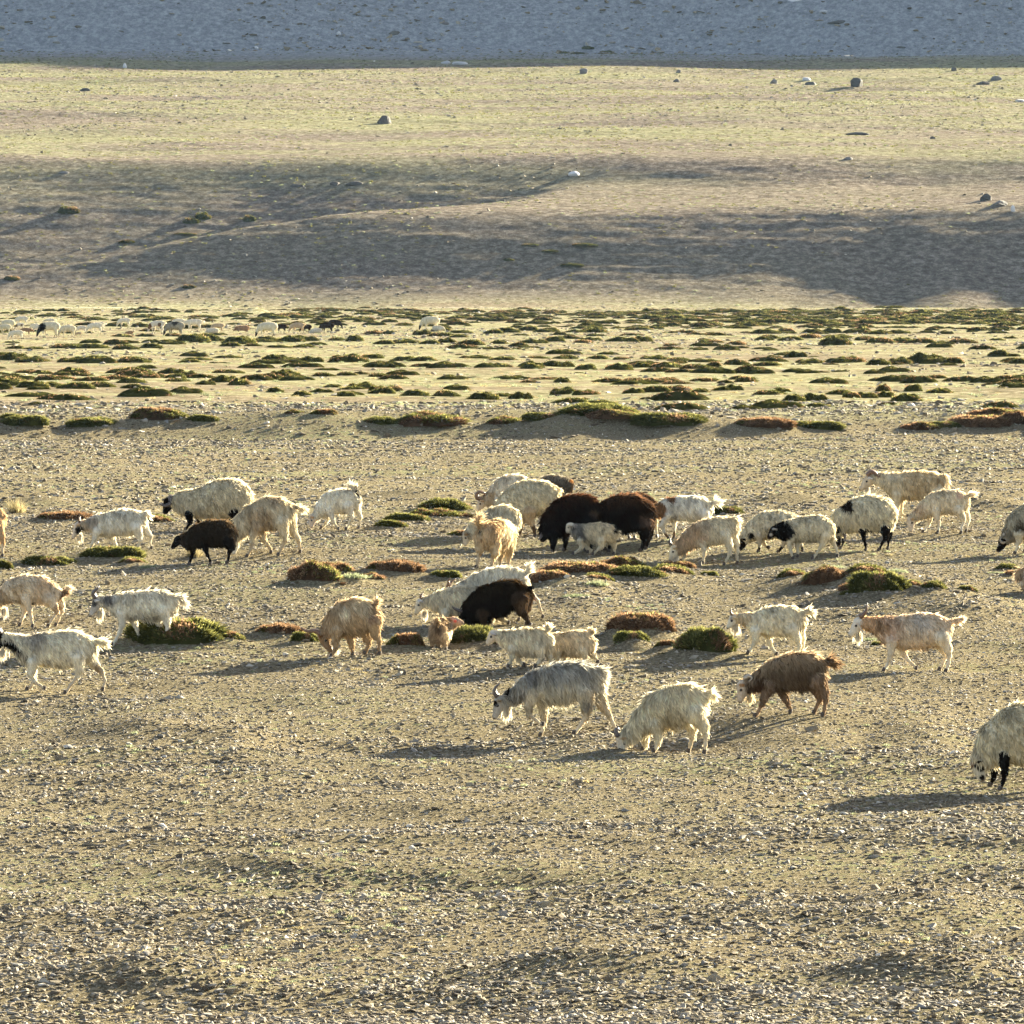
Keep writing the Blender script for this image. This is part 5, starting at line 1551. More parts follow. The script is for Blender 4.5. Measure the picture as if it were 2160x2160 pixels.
# ------------------------------------------------------------------ shrubs
def shrub_proto(seed, kind, nb=1500, join=False):
    """a cushion 2 wide and 1 high: a woody core and short stiff twigs all over it"""
    r = np.random.default_rng(seed)
    nl = r.integers(4, 8)
    lob = [(r.uniform(-.15, .15), 0.0, 0.80, 0.66)]
    for i in range(nl):
        a = r.random() * 6.283; rl = r.uniform(.24, .46); d = r.uniform(.25, 0.98 - rl)
        lob.append((math.cos(a) * d, math.sin(a) * d, rl, r.uniform(.40, .78) * (1.25 - 0.6 * d)))
    # core as a height field dome
    n = 22
    g = np.linspace(-1.08, 1.08, n)
    X, Y = np.meshgrid(g, g)

    def hgt(X, Y):
        z = -0.15 + 0 * X
        for (cx, cy, rr_, hh) in lob:
            q = ((X - cx) ** 2 + (Y - cy) ** 2) / rr_ ** 2
            z = smax(z, hh * np.sqrt(np.clip(1 - q, 0, 1)) - 0.15 * (q > 1), 0.08)
        return z * 0.92 + 0.06 * fbm(X * 3 + seed, Y * 3, seed, 2)
    Z = hgt(X, Y)
    V = np.stack([X.ravel(), Y.ravel(), Z.ravel()], 1)
    i = np.arange(n - 1)[:, None] * n + np.arange(n - 1)[None, :]
    F = np.stack([i, i + 1, i + 1 + n, i + n], -1).reshape(-1, 4)
    keep = Z.ravel()[F].max(1) > -0.05
    F = F[keep]
    Cv = np.repeat(np.clip(0.22 + 0.22 * vnoise(V[:, 0] * 6, V[:, 1] * 6, seed) + 0.15 * vnoise(V[:, 0] * 14, V[:, 1] * 14, seed + 1), .02, .6)[:, None], 3, 1)
    pts = r.random((nb * 3, 2)) * 2.1 - 1.05
    z = hgt(pts[:, 0], pts[:, 1])
    e = 0.03
    gx = (hgt(pts[:, 0] + e, pts[:, 1]) - z) / e; gy = (hgt(pts[:, 0], pts[:, 1] + e) - z) / e
    k = z > 0.0
    slope = np.sqrt(1 + gx ** 2 + gy ** 2)
    k &= r.random(len(z)) < np.clip(slope / 3.0, 0.25, 1)
    P = np.stack([pts[:, 0], pts[:, 1], z], 1)[k][:nb]
    Nn = np.stack([-gx, -gy, np.ones_like(gx)], 1)[k][:nb]
    Nn /= np.linalg.norm(Nn, axis=1)[:, None]
    m = len(P)
    D = Nn * 0.9 + np.array([0, 0, .45]) + r.normal(0, .33, (m, 3))
    D /= np.linalg.norm(D, axis=1)[:, None]
    L_ = r.uniform(.05, .155, m) * (1 + 0.8 * vnoise(P[:, 0] * 5, P[:, 1] * 5, seed))
    val = np.clip(0.42 + 0.30 * P[:, 2] - .1 + 0.25 * r.normal(0, 1, m) + 0.25 * vnoise(P[:, 0] * 3, P[:, 1] * 3, seed + 3), 0.02, 1)
    C = np.repeat(val[:, None], 3, 1)
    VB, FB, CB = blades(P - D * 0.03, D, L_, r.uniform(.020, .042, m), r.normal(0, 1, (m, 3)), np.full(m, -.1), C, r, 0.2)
    green = kind == 'g'
    mats = [M_LEAF_G, M_LEAF_B]
    mix = None
    if kind in 'gmb':
        th = dict(g=0.42, m=0.05, b=-0.42)[kind]
        mk = (vnoise(P[:, 0] * 1.7 + seed, P[:, 1] * 1.7, seed + 8) + r.normal(0, .2, m)) > th
        mix = np.tile(mk, 3).astype(np.int32)
    core = npmesh('core', V, F, M_LEAF_G if green else M_LEAF_B, True, Cv)
    fol = npmesh('foliage', VB, FB, None, False, CB)
    if mix is not None:
        fol.materials.append(M_LEAF_G); fol.materials.append(M_LEAF_B)
        fol.polygons.foreach_set('material_index', mix)
    else:
        fol.materials.append(M_LEAF_G if green else M_LEAF_B)
    if join:
        F3 = np.concatenate([F[:, [0, 1, 2]], F[:, [0, 2, 3]], FB + len(V)])
        me = npmesh('shrub', np.concatenate([V, VB]), F3, None, False, np.concatenate([Cv, CB]))
        me.materials.append(M_LEAF_G); me.materials.append(M_LEAF_B)
        if mix is not None:
            mi = np.concatenate([np.zeros(2 * len(F), dtype=np.int32), mix]); me.polygons.foreach_set('material_index', mi.astype(np.int32))
        return me
    return core, fol


def tuft_mesh(name, seed, n, ln, wd, mat, spread_=0.35, up=0.6):
    r = np.random.default_rng(seed)
    P = np.concatenate([r.normal(0, spread_ * 0.5, (n, 2)), np.zeros((n, 1))], 1)
    D = np.concatenate([P[:, :2] * 1.2 + r.normal(0, .45, (n, 2)), r.uniform(up, 1.3, (n, 1))], 1)
    D /= np.linalg.norm(D, axis=1)[:, None]
    val = np.clip(r.uniform(.1, 1, (n, 1)), 0, 1) * np.ones((n, 3))
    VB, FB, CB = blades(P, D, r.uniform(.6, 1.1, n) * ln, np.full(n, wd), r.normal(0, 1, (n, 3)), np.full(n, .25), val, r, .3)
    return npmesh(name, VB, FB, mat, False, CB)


PROT = {k: [shrub_proto(300 + i * 7 + ord(k), k, 4200) for i in range(3)] for k in 'gbm'}
TUFT = {'p': [tuft_mesh('herb', 5 + i, 420, .42, .06, M_LEAF_P, .9, .3) for i in range(2)],
        's': [tuft_mesh('dry_clump', 15 + i, 260, .85, .035, M_STRAW, .6, .3) for i in range(2)]}
rs = random.Random(11)
for (x, y, rx, ry, hgt, c, hum, lab, nr) in SH:
    z = h1(x, y)
    if c in 'ps':
        o = bpy.data.objects.new('herb' if c == 'p' else 'dry_grass_clump', rs.choice(TUFT[c]))
        o.location = (x, y, z - 0.01); o.scale = (rx, ry, hgt * 1.0 + .02)
        o.rotation_euler = (0, 0, rs.random() * 6.28)
        link(o)
        tag(o, lab, 'herb' if c == 'p' else 'grass clump', 'plants on the bare ground')
        continue
    core, fol = rs.choice(PROT[c])
    o = bpy.data.objects.new('cushion_shrub', core)
    a = rs.choice([0, math.pi]) + rs.uniform(-.3, .3)
    o.location = (x, y, z - 0.05 - hum * 0.25); o.scale = (rx * 1.08, ry, hgt * (0.86 if hgt < 0.27 else 0.98) + 0.05)
    o.rotation_euler = (0, 0, a)
    link(o)
    f = bpy.data.objects.new('foliage', fol)
    link(f, o)
    tag(o, lab, 'shrub', 'cushion shrubs among the flock' if nr else 'hummock shrubs along the bank')

# shrubs of the grassy flat: rows as the picture shows them: x0, x1, y of the foot, count, width px, height px, kinds
ROWS = [
 (1190,1932,592,13,66,6,'gm'),(1200,1932,599,14,62,7,'gg'),(1230,1932,606,13,62,8,'ggm'),(1290,1932,613,10,64,8,'g'),(560,700,583,4,40,4,'b'),(720,960,587,6,48,5,'b'),
 (255,280,583,1,26,5,'b'),(960,1000,586,2,30,4,'b'),(1570,1600,583,1,30,5,'g'),(1630,1720,583,2,40,5,'g'),(500,740,594,5,54,6,'gm'),(370,760,601,9,50,7,'gm'),(760,960,603,5,48,8,'g'),
 (30,340,601,5,46,6,'gm'),(1080,1180,594,3,40,5,'g'),(940,1130,624,5,46,9,'g'),(1180,1260,622,2,48,9,'g'),(820,940,626,3,48,9,'g'),(690,760,628,2,36,8,'m'),
 (1430,1720,628,7,52,9,'gm'),(780,880,634,3,50,9,'g'),(200,340,634,3,44,7,'m'),(340,560,646,5,60,13,'g'),(560,700,645,3,52,11,'g'),(700,1010,650,7,54,10,'g'),
 (1010,1250,644,5,50,9,'gm'),(1250,1420,650,4,46,9,'bm'),(1440,1640,640,5,50,9,'gm'),(1575,1575,651,1,62,16,'g'),(1660,1660,647,1,60,13,'b'),(1690,1820,648,3,52,10,'bg'),
 (1850,1932,640,2,40,7,'g'),(0,300,657,7,58,9,'g'),(420,600,656,4,46,8,'g'),(0,160,682,3,74,12,'g'),(170,290,683,2,84,14,'g'),(310,370,684,1,60,10,'g'),
 (365,470,677,2,62,9,'g'),(480,720,680,5,64,12,'gm'),(720,830,679,2,62,11,'g'),(870,980,678,2,58,9,'g'),(990,1100,678,3,44,9,'g'),(1110,1260,678,3,50,9,'gm'),
 (1250,1350,680,2,46,10,'g'),(1440,1600,687,3,62,13,'g'),(1600,1720,686,3,52,12,'gm'),(1740,1740,685,1,70,17,'g'),(1800,1800,686,1,62,12,'b'),(1886,1886,673,1,58,13,'g'),
 (1905,1930,686,2,44,12,'g'),(1445,1540,676,2,52,11,'g'),(920,1110,695,4,62,11,'gm'),(1140,1320,696,4,60,12,'mg'),(1330,1380,692,1,46,10,'b'),
 (20,160,704,3,56,11,'m'),(200,330,703,3,62,14,'gm'),(0,240,716,5,62,12,'b'),(240,340,722,2,60,10,'g'),(0,150,730,4,58,12,'g'),(140,260,733,3,52,12,'g'),
 (260,400,712,3,52,13,'gm'),(380,480,724,3,50,12,'mg'),(420,470,704,1,52,10,'g'),(500,570,709,2,50,13,'g'),(600,720,708,3,36,9,'g'),(440,540,714,2,48,10,'bm'),
 (960,1060,719,2,62,8,'b'),(1060,1060,722,1,48,12,'g'),(1110,1300,722,4,60,11,'b'),(1370,1430,718,2,50,14,'b'),(1240,1340,719,2,60,9,'b'),(1640,1780,716,3,46,9,'b'),(1880,1932,715,2,46,10,'b'),
 (510,540,741,1,50,12,'g'),(560,620,744,2,40,10,'g'),(610,700,733,3,50,12,'g'),(640,760,746,3,54,14,'g'),(690,760,739,2,40,12,'m'),(770,800,747,1,60,16,'g'),(840,840,748,1,48,14,'g'),
 (900,930,754,1,76,17,'g'),(980,980,753,1,56,14,'g'),(1050,1110,744,2,52,13,'gm'),(1080,1080,762,1,60,16,'g'),(1130,1150,763,1,78,13,'g'),(1180,1290,742,3,62,15,'gm'),
 (1310,1400,738,3,46,13,'g'),(1440,1500,742,2,54,13,'g'),(1480,1540,756,2,56,13,'g'),(1545,1545,768,1,50,11,'g'),(1560,1600,745,1,66,14,'g'),(1600,1680,752,3,46,13,'m'),
 (1660,1780,740,3,50,13,'gm'),(1700,1740,757,2,66,15,'g'),(1800,1860,752,2,74,18,'g'),(1890,1932,750,2,52,13,'gm'),(1440,1520,768,2,56,9,'g'),
 (60,130,770,2,62,12,'b'),(280,330,757,2,56,14,'g'),(190,250,746,2,52,12,'gm'),(350,440,742,2,50,11,'m'),(330,420,782,2,60,16,'gm'),(230,300,788,2,70,18,'m'),(1180,1240,756,2,46,12,'g')]
LM = [(20,640,'the left end of the distant flock'),(110,632,'the distant black necked ram'),(240,612,'the distant white pair'),(330,632,'the distant grey backed sheep'),
      (500,636,'the distant black faced sheep'),(620,622,'the right end of the distant flock'),(820,624,'the lone white pair far away'),(480,588,'the pale stone heap'),
      (180,800,'the leftmost bank hummock'),(300,790,'the eroded earth bank'),(610,780,'the right end of the bare bank'),(812,805,'the big mottled hummock'),(1145,800,'the tall green hummock'),
      (1250,605,'the green belt right of centre'),(1500,605,'the wide green belt'),(1780,605,'the green belt at the right'),(1000,640,'the middle of the far flat'),(1300,685,'the open central turf'),(780,680,'the open turf left of centre'),(400,680,'the dark mats on the left'),
      (1440,806,'the double hummock'),(1850,800,'the broad russet hummock'),(1575,648,'the far dark dome'),(1740,682,'the dark double dome'),(900,750,'the dark oblong shrub'),
      (1160,720,'the russet strip of the flat'),(60,715,'the russet patch on the left'),(1270,795,'the second green hummock'),(1400,715,'the russet crest right of centre'),
      (1060,820,'the gravel heap')]
NMK = {'g': 'green', 'b': 'russet', 'm': 'mottled'}
MIDP = {k: [shrub_proto(700 + i * 5 + ord(k), k, 620, True) for i in range(3)] for k in 'gbm'}
SHR = []
cnt = 0
for (x0, x1, y0, n, wd, ht, kinds) in ROWS:
    for i in range(n):
        if cnt >= 300: break
        x = x0 if n == 1 and x0 == x1 else x0 + (x1 - x0) * (i + rs.uniform(.1, .9)) / n
        y = y0 + (rs.uniform(-3.5, 3.5) if n > 1 else 0)
        p = hit(*disp(x, y))
        if p is None: continue
        s = p[1] / FPX * 2160 / 1932
        w_ = wd * rs.uniform(.8, 1.5) * s * 0.5; h_ = ht * rs.uniform(1.1, 1.9) * s
        k = rs.choice(kinds)
        o = bpy.data.objects.new('cushion_shrub', rs.choice(MIDP[k]))
        o.location = (p[0], p[1] + w_ * 0.5, h1(p[0], p[1] + w_ * 0.5) - 0.04)
        o.scale = (w_, w_ * rs.uniform(.6, 1.0), h_)
        o.rotation_euler = (0, 0, rs.choice([0, math.pi]) + rs.uniform(-.3, .3))
        link(o); cnt += 1
        SHR.append((o, x, y, NMK[k]))
        continue
        best = 0
        dx, dy = x - best[0], y - best[1]
        far = 'well ' if abs(dx) > 180 else ''
        rel = (far + ('left of' if dx < 0 else 'right of')) if abs(dx) > abs(dy) * 2.2 and abs(dx) > 25 else ('beyond' if dy < 0 else 'in front of')
        size = 'large' if w_ > 0.95 else 'small' if w_ < 0.6 else 'low'
        lab = '%s %s shrub %s %s' % (size, NMK[k], rel, best[2])
        tag(o, lab, 'shrub', 'shrubs dotted over the grassy flat')

relabel(SHR, LM, 'shrub', 'shrub', 'shrubs dotted over the grassy flat')

# ------------------------------------------------------------------ things on the hillside
def boulder(seed, mat):
    import bmesh
    r = random.Random(seed)
    bm = bmesh.new()
    bmesh.ops.create_icosphere(bm, subdivisions=3, radius=1)
    cuts = [(Vector((r.gauss(0, 1), r.gauss(0, 1), r.gauss(0, 1) * .7 + .2)).normalized(), r.uniform(.55, .85)) for _ in range(9)]
    for v in bm.verts:
        for (nn, d) in cuts:
            k = v.co.dot(nn)
            if k > d: v.co -= nn * (k - d) * 0.9
        v.co *= 1 + 0.05 * r.gauss(0, 1) * .5
    me = bpy.data.meshes.new('boulder'); bm.to_mesh(me); bm.free()
    me.materials.append(mat)
    return me


BO = [boulder(i, M_ROCK) for i in range(5)]; BP = [boulder(20 + i, M_PALE) for i in range(3)]
HILL = [
 (724,234,30,16,'r','dark leaning boulder alone on the sunlit slope'),(1617,164,27,17,'r','largest boulder at the upper right below the shadow line'),
 (1102,139,20,10,'r','squat boulder on the shadow line right of centre'),(1460,158,14,9,'r','small boulder left of the largest boulder on the right'),(1522,152,16,8,'p','pale block left of the largest boulder'),
 (1530,160,22,6,'r','flat dark rock beneath the pale block'),(1860,379,22,14,'r','upright rock near the right edge above the dark slope'),(1886,390,38,12,'r','wide dark rock near the right edge above the dark slope'),
 (1912,399,10,12,'p','sunlit white stone at the right edge of the dark slope'),(560,354,26,7,'r','left of three low rocks on the crest'),(632,351,22,8,'r','middle low rock on the crest'),(668,351,34,9,'r','right hand low rock on the crest'),
 (1085,332,26,9,'p','heap of white stones at the middle of the slope'),(1618,255,44,6,'r','long dark rock streak on the right slope'),(1600,302,22,6,'r','small dark rock on the right below the long streak'),
 (160,172,20,6,'r','small rock at the upper left'),(236,128,8,9,'p','bright white stone on the shadow line at the left'),(744,66,26,8,'r','dark rock in the shaded upper slope'),(840,120,20,6,'p','pale slab on the shadow line'),
 (868,122,30,8,'p','broad pale slab on the shadow line'),(1280,138,10,7,'r','little rock on the shadow line'),(1276,155,14,6,'r','little rock beneath the shadow line'),(1800,134,10,8,'r','small dark rock right of the shadow line boulders'),
 (1880,152,22,9,'r','angular rock at the far upper right'),(1855,160,30,7,'r','flat rock at the far upper right'),(1926,192,20,6,'p','pale stone at the right edge'),(840,47,16,6,'r','small dark rock high in the shade'),
 (640,66,10,7,'p','white stone high in the shade'),(484,92,10,5,'p','small white stone in the shade on the left'),(1556,25,20,7,'p','white block near the top right'),(1500,2,30,7,'p','pale slab at the very top right'),
 (1585,46,50,8,'r','row of dark slabs near the top right'),(1700,92,20,5,'r','dark flat rock in the upper right shade'),(1760,262,10,5,'r','small dot of a rock on the right slope'),(120,328,24,5,'r','low dark rock on the left slope'),
 (130,404,50,16,'m','dark mound shrub on the left of the dark slope'),(360,422,40,14,'g','green shrub on the dark slope, in front of its twin'),(382,414,38,16,'g','green shrub on the dark slope, behind its twin'),
 (470,418,30,16,'g','round green shrub right of the twin shrubs'),(240,461,42,7,'b','russet shrub on the crest line'),(356,544,34,10,'b','russet shrub at the foot of the dark slope'),(22,529,42,10,'b','russet shrub at the left end of the crest'),
 (348,446,60,4,'b','thin russet streak of scrub on the crest'),(1064,101,44,7,'g','dark flat shrub in the shade, leftmost of four'),(1092,102,40,7,'g','dark flat shrub in the shade, second of four'),(1110,96,32,7,'g','dark flat shrub in the shade, third of four'),
 (1146,99,32,7,'g','dark flat shrub in the shade, rightmost of four'),(1040,478,40,6,'g','dark scrub clump on the knoll face'),(960,492,30,6,'g','lower left scrub clump on the knoll face'),(1100,468,60,6,'g','upper scrub clump on the knoll face'),(1080,505,60,6,'g','lowest scrub clump on the knoll face'),(1000,466,40,5,'g','small scrub clump on the knoll face'),
]
for (x, y, wd, ht, c, lab) in HILL:
    p = hit(*disp(x, y))
    if p is None: continue
    s = p[1] / FPX * 2160 / 1932
    if c in 'rp':
        o = bpy.data.objects.new('boulder', rs.choice(BO if c == 'r' else BP))
        o.location = (p[0], p[1] + wd * s * .3, p[2] + ht * s * 0.25); o.scale = (wd * s * .52, wd * s * .4, ht * s * .8)
        cat = 'rock'
    else:
        o = bpy.data.objects.new('cushion_shrub', rs.choice(MIDP[c]))
        o.location = (p[0], p[1] + wd * s * .3, h1(p[0], p[1] + wd * s * .3) - 0.1); o.scale = (wd * s * .52, wd * s * .4, ht * s * 1.1)
        cat = 'shrub'
    o.rotation_euler = (0, 0, rs.uniform(-.5, .5))
    link(o)
    tag(o, lab, cat, 'rocks on the hillside' if cat == 'rock' else 'shrubs on the hillside')

# loose stuff nobody could count
cu = []
for k_, (cx_, cy_), lb in (('g', (1500, 702), 'little green cushion by itself on the pale turf right of centre'), ('m', (860, 735), 'little olive cushion by itself left of the dark oblong shrub'), ('b', (1580, 722), 'little russet cushion by itself right of centre on the flat')):
    o = bpy.data.objects.new('cushion_shrub', shrub_proto(901 + ord(k_), k_, 160, True)); p = hit(*disp(cx_, cy_))
    o.location = p; o.scale = (.45, .4, .18); link(o); tag(o, lb, 'shrub', 'shrubs dotted over the grassy flat'); cu.append(o)


def low_scrub(n):
    X, D = spread(n, 163, 560, -0.2)
    f = fbm(X / 13, D / 9, 201, 3) + 0.5 * fbm(X / 3, D / 3, 202, 2)
    right = sstep(-10, 20, X) * sstep(350, 420, D) * 0.5
    k = f + right > rng.uniform(0.15, 0.5, len(X))
    X, D = X[k], D[k]; m = len(X)
    sz = rng.uniform(.15, .6, m)
    return scatter('low_scrub', [cu[0], cu[1], cu[2]], np.stack([X, D, height(X, D) - .02], 1),
                   np.stack([sz * rng.uniform(1, 1.7, m), sz, sz * rng.uniform(.38, .7, m)], 1), rng.uniform(-.4, .4, m), np.zeros((m, 2)), 'low scrub growing in broken mats all over the grassy flat')


low_scrub(5200)
gravel(26000, 602, 872, 0.3, 0.07, 0.26, 'hillside_scree', 'small stones strewn over the sunlit hillside', patchy(16, 30, 71, -.3, .4))
gravel(9000, 868, 930, 0.0, 0.12, 0.60, 'mountain_scree', 'stones strewn over the shaded upper slope', patchy(12, 20, 72, -.4, .3))
gt = []
for i, (mt, nm) in enumerate([(M_LEAF_P, 'grass_tuft'), (M_STRAW, 'grass_tuft'), (M_LEAF_G, 'grass_tuft')]):
    gt.append(bpy.data.objects.new(nm, tuft_mesh('grass_tuft', 40 + i, 26, .9, .16, mt, .9, .35)))
spots = [(1010, 1130), (1100, 560), (1240, 1560)]
for g_, (px_, py_), lb in zip(gt, [(1640, 1470), (1110, 1476), (1335, 1480)], ['pale green grass tuft at the right below the last goats', 'dry yellow grass tuft under the shadow of the grey goat', 'dark green grass tuft below the shaggy white goat']):
    p = hit(*disp(px_, py_)); g_.location = p; g_.scale = (.05, .05, .05); link(g_)
    tag(g_, lb, 'grass tuft', 'grass tufts on the gravel')


def tufts(n, d0, d1, power, s0, s1, name, label, dens, protos):
    X, D = spread(n, d0, d1, power, dens=dens)
    m = len(X)
    sz = rng.uniform(s0, s1, m)
    return scatter(name, protos, np.stack([X, D, height(X, D)], 1), np.stack([sz, sz, sz * rng.uniform(.5, 1, m)], 1), rng.random(m) * 6.28, np.zeros((m, 2)), label)


def band(lo, hi, sx, sy, seed):
    return lambda X, D: (fbm(X / sx, D / sy, seed, 3) > rng.uniform(lo, hi, X.shape)) * 1.0


tufts(16000, 50, 150, -0.6, .02, .045, 'sparse_grass', 'thin pale grass between the stones of the near ground', band(.05, .55, 1.6, 3.5, 81), [gt[0], gt[0], gt[1]])
tufts(14000, 162, 600, -0.5, .04, .10, 'turf', 'short yellow green turf on the flat', band(-.6, .4, 18, 30, 82), [gt[0], gt[1], gt[0]])
tufts(26000, 604, 870, 0.2, .07, .20, 'hill_grass', 'bunch grass dotted over the hillside', band(-.6, .4, 14, 20, 83), [gt[0], gt[2], gt[2]])

# ------------------------------------------------------------------ the distant flock
def far_pose(kind, pose, col, seed, lying=False):
    """side view in thousandths of a body length, head to the left"""
    q = dict(kind=kind)
    g = pose == 'graze'
    T = [(-280, -420, 150), (-120, -440, 175), (80, -445, 180), (240, -440, 165), (300, -430, 120)] if kind == 'sheep' else \
        [(-250, -430, 120), (-100, -440, 138), (80, -440, 142), (220, -440, 130), (290, -440, 90)]
    if g:
        Nk = [(-330, -380, 105), (-420, -260, 75)]; Hd = [(-460, -190, 62), (-500, -50, 30)]
    elif pose == 'stand':
        Nk = [(-320, -500, 90), (-400, -600, 65)]; Hd = [(-450, -640, 58), (-540, -570, 28)]
    else:
        Nk = [(-330, -430, 95), (-430, -400, 68)]; Hd = [(-490, -380, 60), (-560, -270, 28)]
    base = 0
    LG = [('f', 1, [(-220, -330), (-230, -200), (-215, -100), (-225, 0)]), ('f', -1, [(-180, -330), (-160, -200), (-190, -100), (-180, 0)]),
          ('h', 1, [(240, -330), (270, -230), (300, -150), (270, -70), (265, 0)]), ('h', -1, [(210, -330), (200, -230), (225, -150), (180, -70), (170, 0)])]
    if lying:
        T = [(a, b + 250, c) for a, b, c in T]; Nk = [(-320, -190, 95), (-400, -140, 70)]; Hd = [(-440, -120, 58), (-500, -50, 28)]
        LG = [('f', 1, [(-240, -100), (-300, -30), (-220, -10)]), ('f', -1, [(-200, -100), (-260, -30), (-180, -10)]),
              ('h', 1, [(240, -120), (180, -40), (260, -10)]), ('h', -1, [(210, -120), (150, -40), (230, -10)])]
    s = 1.0 / 1000

    def c4(t): return (t[0] * s, 0.0, -t[1] * s + 0.02, t[2] * s * 0.9)
    S = dict(seed=seed, kind=kind, name='far_' + kind, u=.165 if kind == 'sheep' else .13, h=0.026, torso=[c4(t) for t in T], neck=[c4(t) for t in Nk], head=[c4(t) for t in Hd],
             legs=[(ty, [(x * s, -sd * 0.07, -y * s + 0.01) for x, y in pts]) for ty, sd, pts in LG],
             tail=[(.33, 0, .50), (.42, 0, .50)] if kind == 'goat' else None, patches=[], pal=col, fur=.03, nhair=1100, eyes=False)
    return S


def far_template(kind, pose, col, seed, patches=(), lying=False):
    S = far_pose(kind, pose, col, seed, lying)
    S['name'] = kind
    S['patches'] = list(patches)
    return make_animal(S)


def P_(x, z, r_, c): return ((x, 0, z), r_, c, .3)


WHT = (.80, .72, .56)
FT = {
 'cream_sheep': lambda: far_template('sheep', 'graze', dict(torso=(.74, .65, .45), head=(.6, .5, .36)), 1),
 'white_goat': lambda: far_template('goat', 'graze', dict(torso=WHT), 2),
 'white_goat_walk': lambda: far_template('goat', 'walk', dict(torso=WHT), 3),
 'black_face': lambda: far_template('sheep', 'graze', dict(torso=(.74, .66, .46), head=BLACK, shank=BLACK), 4),
 'black_neck': lambda: far_template('sheep', 'graze', dict(torso=(.74, .66, .46), neck=BLACK, head=BLACK, shank=BLACK), 5, [P_(-.28, .44, .17, BLACK)]),
 'dark': lambda: far_template('sheep', 'graze', dict(torso=(.035, .022, .016), head=BLACK, shank=BLACK), 6),
 'grey': lambda: far_template('sheep', 'graze', dict(torso=(.34, .31, .24), head=BLACK, shank=(.3, .25, .18)), 7, [P_(0, .62, .16, (.05, .045, .04))]),
 'tan': lambda: far_template('goat', 'graze', dict(torso=(.58, .42, .24)), 8),
 'brown': lambda: far_template('goat', 'walk', dict(torso=(.34, .19, .10)), 9),
 'pied': lambda: far_template('goat', 'graze', dict(torso=WHT, neck=BROWN, head=(.7, .6, .5)), 10, [P_(.12, .42, .10, (.16, .09, .05))]),
 'brown_lying': lambda: far_template('goat', 'walk', dict(torso=(.40, .22, .11)), 11, (), True),
 'white_lying': lambda: far_template('sheep', 'walk', dict(torso=(.80, .70, .50)), 12, (), True),
}
F1 = (0, 650, 360 / 1932); F2 = (300, 650, 420 / 1932)
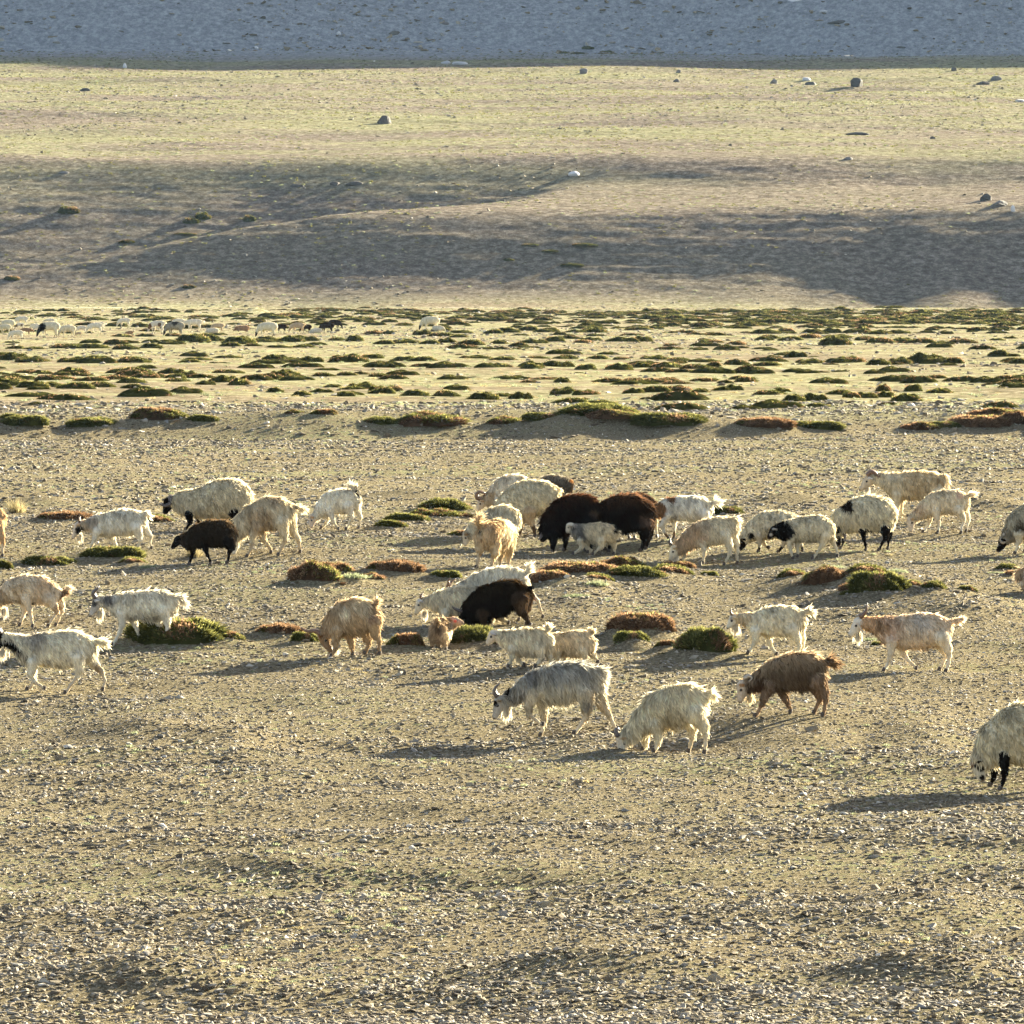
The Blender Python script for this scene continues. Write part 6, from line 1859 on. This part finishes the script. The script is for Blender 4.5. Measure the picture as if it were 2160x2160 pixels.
FARS = [  # region, x, foot y, length in region px, facing (-1 left), template, label
 (F1, 92, 262, 190, -1, 'cream_sheep', 'cream sheep at the back left end of the distant flock'),
 (F1, 62, 290, 160, -1, 'cream_sheep', 'cream sheep cut off nearest the left edge in the distant flock'),
 (F1, 252, 205, 175, -1, 'white_goat', 'white goat standing highest at the left of the distant flock'),
 (F1, 232, 240, 110, -1, 'pied', 'small brown and white kid below the highest white goat in the distance'),
 (F1, 295, 320, 150, 1, 'brown', 'dark brown goat facing right behind the nearest white goat of the distant flock'),
 (F1, 190, 372, 190, -1, 'white_goat', 'nearest white goat of the distant flock, at the left'),
 (F1, 400, 258, 130, -1, 'white_goat', 'white goat grazing left of the black necked ram, further back'),
 (F1, 452, 282, 150, -1, 'white_goat', 'white goat just behind the black necked ram far away'),
 (F1, 568, 200, 130, -1, 'white_goat_walk', 'small white goat behind the black necked ram, farthest back'),
 (F1, 562, 338, 270, -1, 'black_neck', 'cream ram with a black head and neck in the distant flock'),
 (F1, 770, 332, 205, -1, 'cream_sheep', 'cream sheep right of the black necked ram in the distance'),
 (F1, 925, 285, 130, -1, 'white_goat', 'white goat between the cream sheep and the white pair far away'),
 (F1, 892, 328, 90, -1, 'tan', 'tan kid in the left half of the distant flock'),
 (F1, 1082, 296, 200, -1, 'white_goat', 'front goat of the white pair in the distant flock'),
 (F1, 1122, 268, 170, -1, 'white_goat_walk', 'back goat of the white pair in the distant flock'),
 (F1, 1412, 222, 170, -1, 'white_goat', 'lone white goat beyond the little brown kid far away'),
 (F1, 1470, 326, 105, -1, 'brown', 'little brown kid with a raised tail alone in the distance'),
 (F2, 150, 245, 190, -1, 'pied', 'white goat with a brown band left of the grey sheep far away'),
 (F2, 355, 200, 150, -1, 'white_goat', 'white goat behind the grey sheep in the distance'),
 (F2, 320, 276, 210, -1, 'grey', 'grey sheep with a dark back in the middle of the distant flock'),
 (F2, 505, 236, 200, -1, 'white_goat_walk', 'white goat striding right of the grey sheep far away'),
 (F2, 735, 245, 150, -1, 'tan', 'tan goat behind the small pale one in the distant flock'),
 (F2, 685, 250, 140, -1, 'white_lying', 'small pale sheep lying in front of the tan goat far away'),
 (F2, 975, 232, 170, -1, 'brown_lying', 'reddish brown goat resting alone in the middle distance'),
 (F2, 1218, 290, 225, -1, 'black_face', 'big cream sheep with a black face and dark legs far away'),
 (F2, 1350, 238, 120, -1, 'dark', 'black sheep just right of the big cream one far away'),
 (F2, 1510, 248, 165, -1, 'tan', 'tan goat grazing between the black sheep far away'),
 (F2, 1592, 240, 120, -1, 'dark', 'black sheep behind the tan goat far away'),
 (F2, 1690, 248, 130, -1, 'white_lying', 'white lamb lying near the right end of the distant flock'),
 (F2, 1795, 245, 160, -1, 'dark', 'black brown sheep right of the white lamb far away'),
 (F2, 1870, 208, 140, 1, 'dark', 'dark sheep closing the right end of the distant flock'),
 ((720, 640, 720 / 1932), 505, 156, 120, -1, 'black_face', 'lone white sheep with a dark face beyond the scrub right of the flock'),
 ((720, 640, 720 / 1932), 548, 158, 80, 1, 'white_lying', 'pale lamb lying beside the lone far sheep'),
]
made = {}
for (rg, x, y, ln, fc, tn, lab) in FARS:
    px, py = rg[0] + x * rg[2], rg[1] + y * rg[2]
    p = hit(px, py)
    s = p[1] / FPX * ln * rg[2] / 0.92
    if tn not in made:
        root = made[tn] = FT[tn]()
    else:
        src = made[tn]
        root = src.copy(); COL.objects.link(root)
        for ch in src.children:
            c = ch.copy(); COL.objects.link(c); c.parent = root
    root.location = p
    root.scale = (s, s, s)
    root.rotation_euler = (0, 0, rs.uniform(-.35, .35) + (math.pi if fc > 0 else 0))
    tag(root, lab, 'sheep' if tn in ('cream_sheep', 'black_face', 'black_neck', 'dark', 'grey', 'white_lying') else 'goat', 'distant flock on the grassy flat')
# ------------------------------------------------------------------ thin morning haze
def haze_box():
    x0, x1, y0, y1, z0, z1 = -900.0, 900.0, -60.0, 1260.0, h1(0, 600) - 6.0, 62.0
    V = [(x, y, z) for x in (x0, x1) for y in (y0, y1) for z in (z0, z1)]
    F = [(0, 1, 3, 2), (4, 6, 7, 5), (0, 4, 5, 1), (2, 3, 7, 6), (0, 2, 6, 4), (1, 5, 7, 3)]
    m = bpy.data.materials.new('haze'); m.use_nodes = True
    n = m.node_tree
    for q in list(n.nodes): n.nodes.remove(q)
    out = n.nodes.new('ShaderNodeOutputMaterial')
    v = n.nodes.new('ShaderNodeVolumePrincipled')
    v.inputs['Color'].default_value = (0.45, 0.70, 1.0, 1)
    v.inputs['Density'].default_value = 0.000018
    v.inputs['Anisotropy'].default_value = 0.2
    n.links.new(v.outputs[0], out.inputs['Volume'])
    me = npmesh('haze', np.array(V), [tuple(f) for f in F], m)
    o = bpy.data.objects.new('haze', me); link(o)
    tag(o, 'thin bluish haze over the valley', None, None, 'stuff')


haze_box()
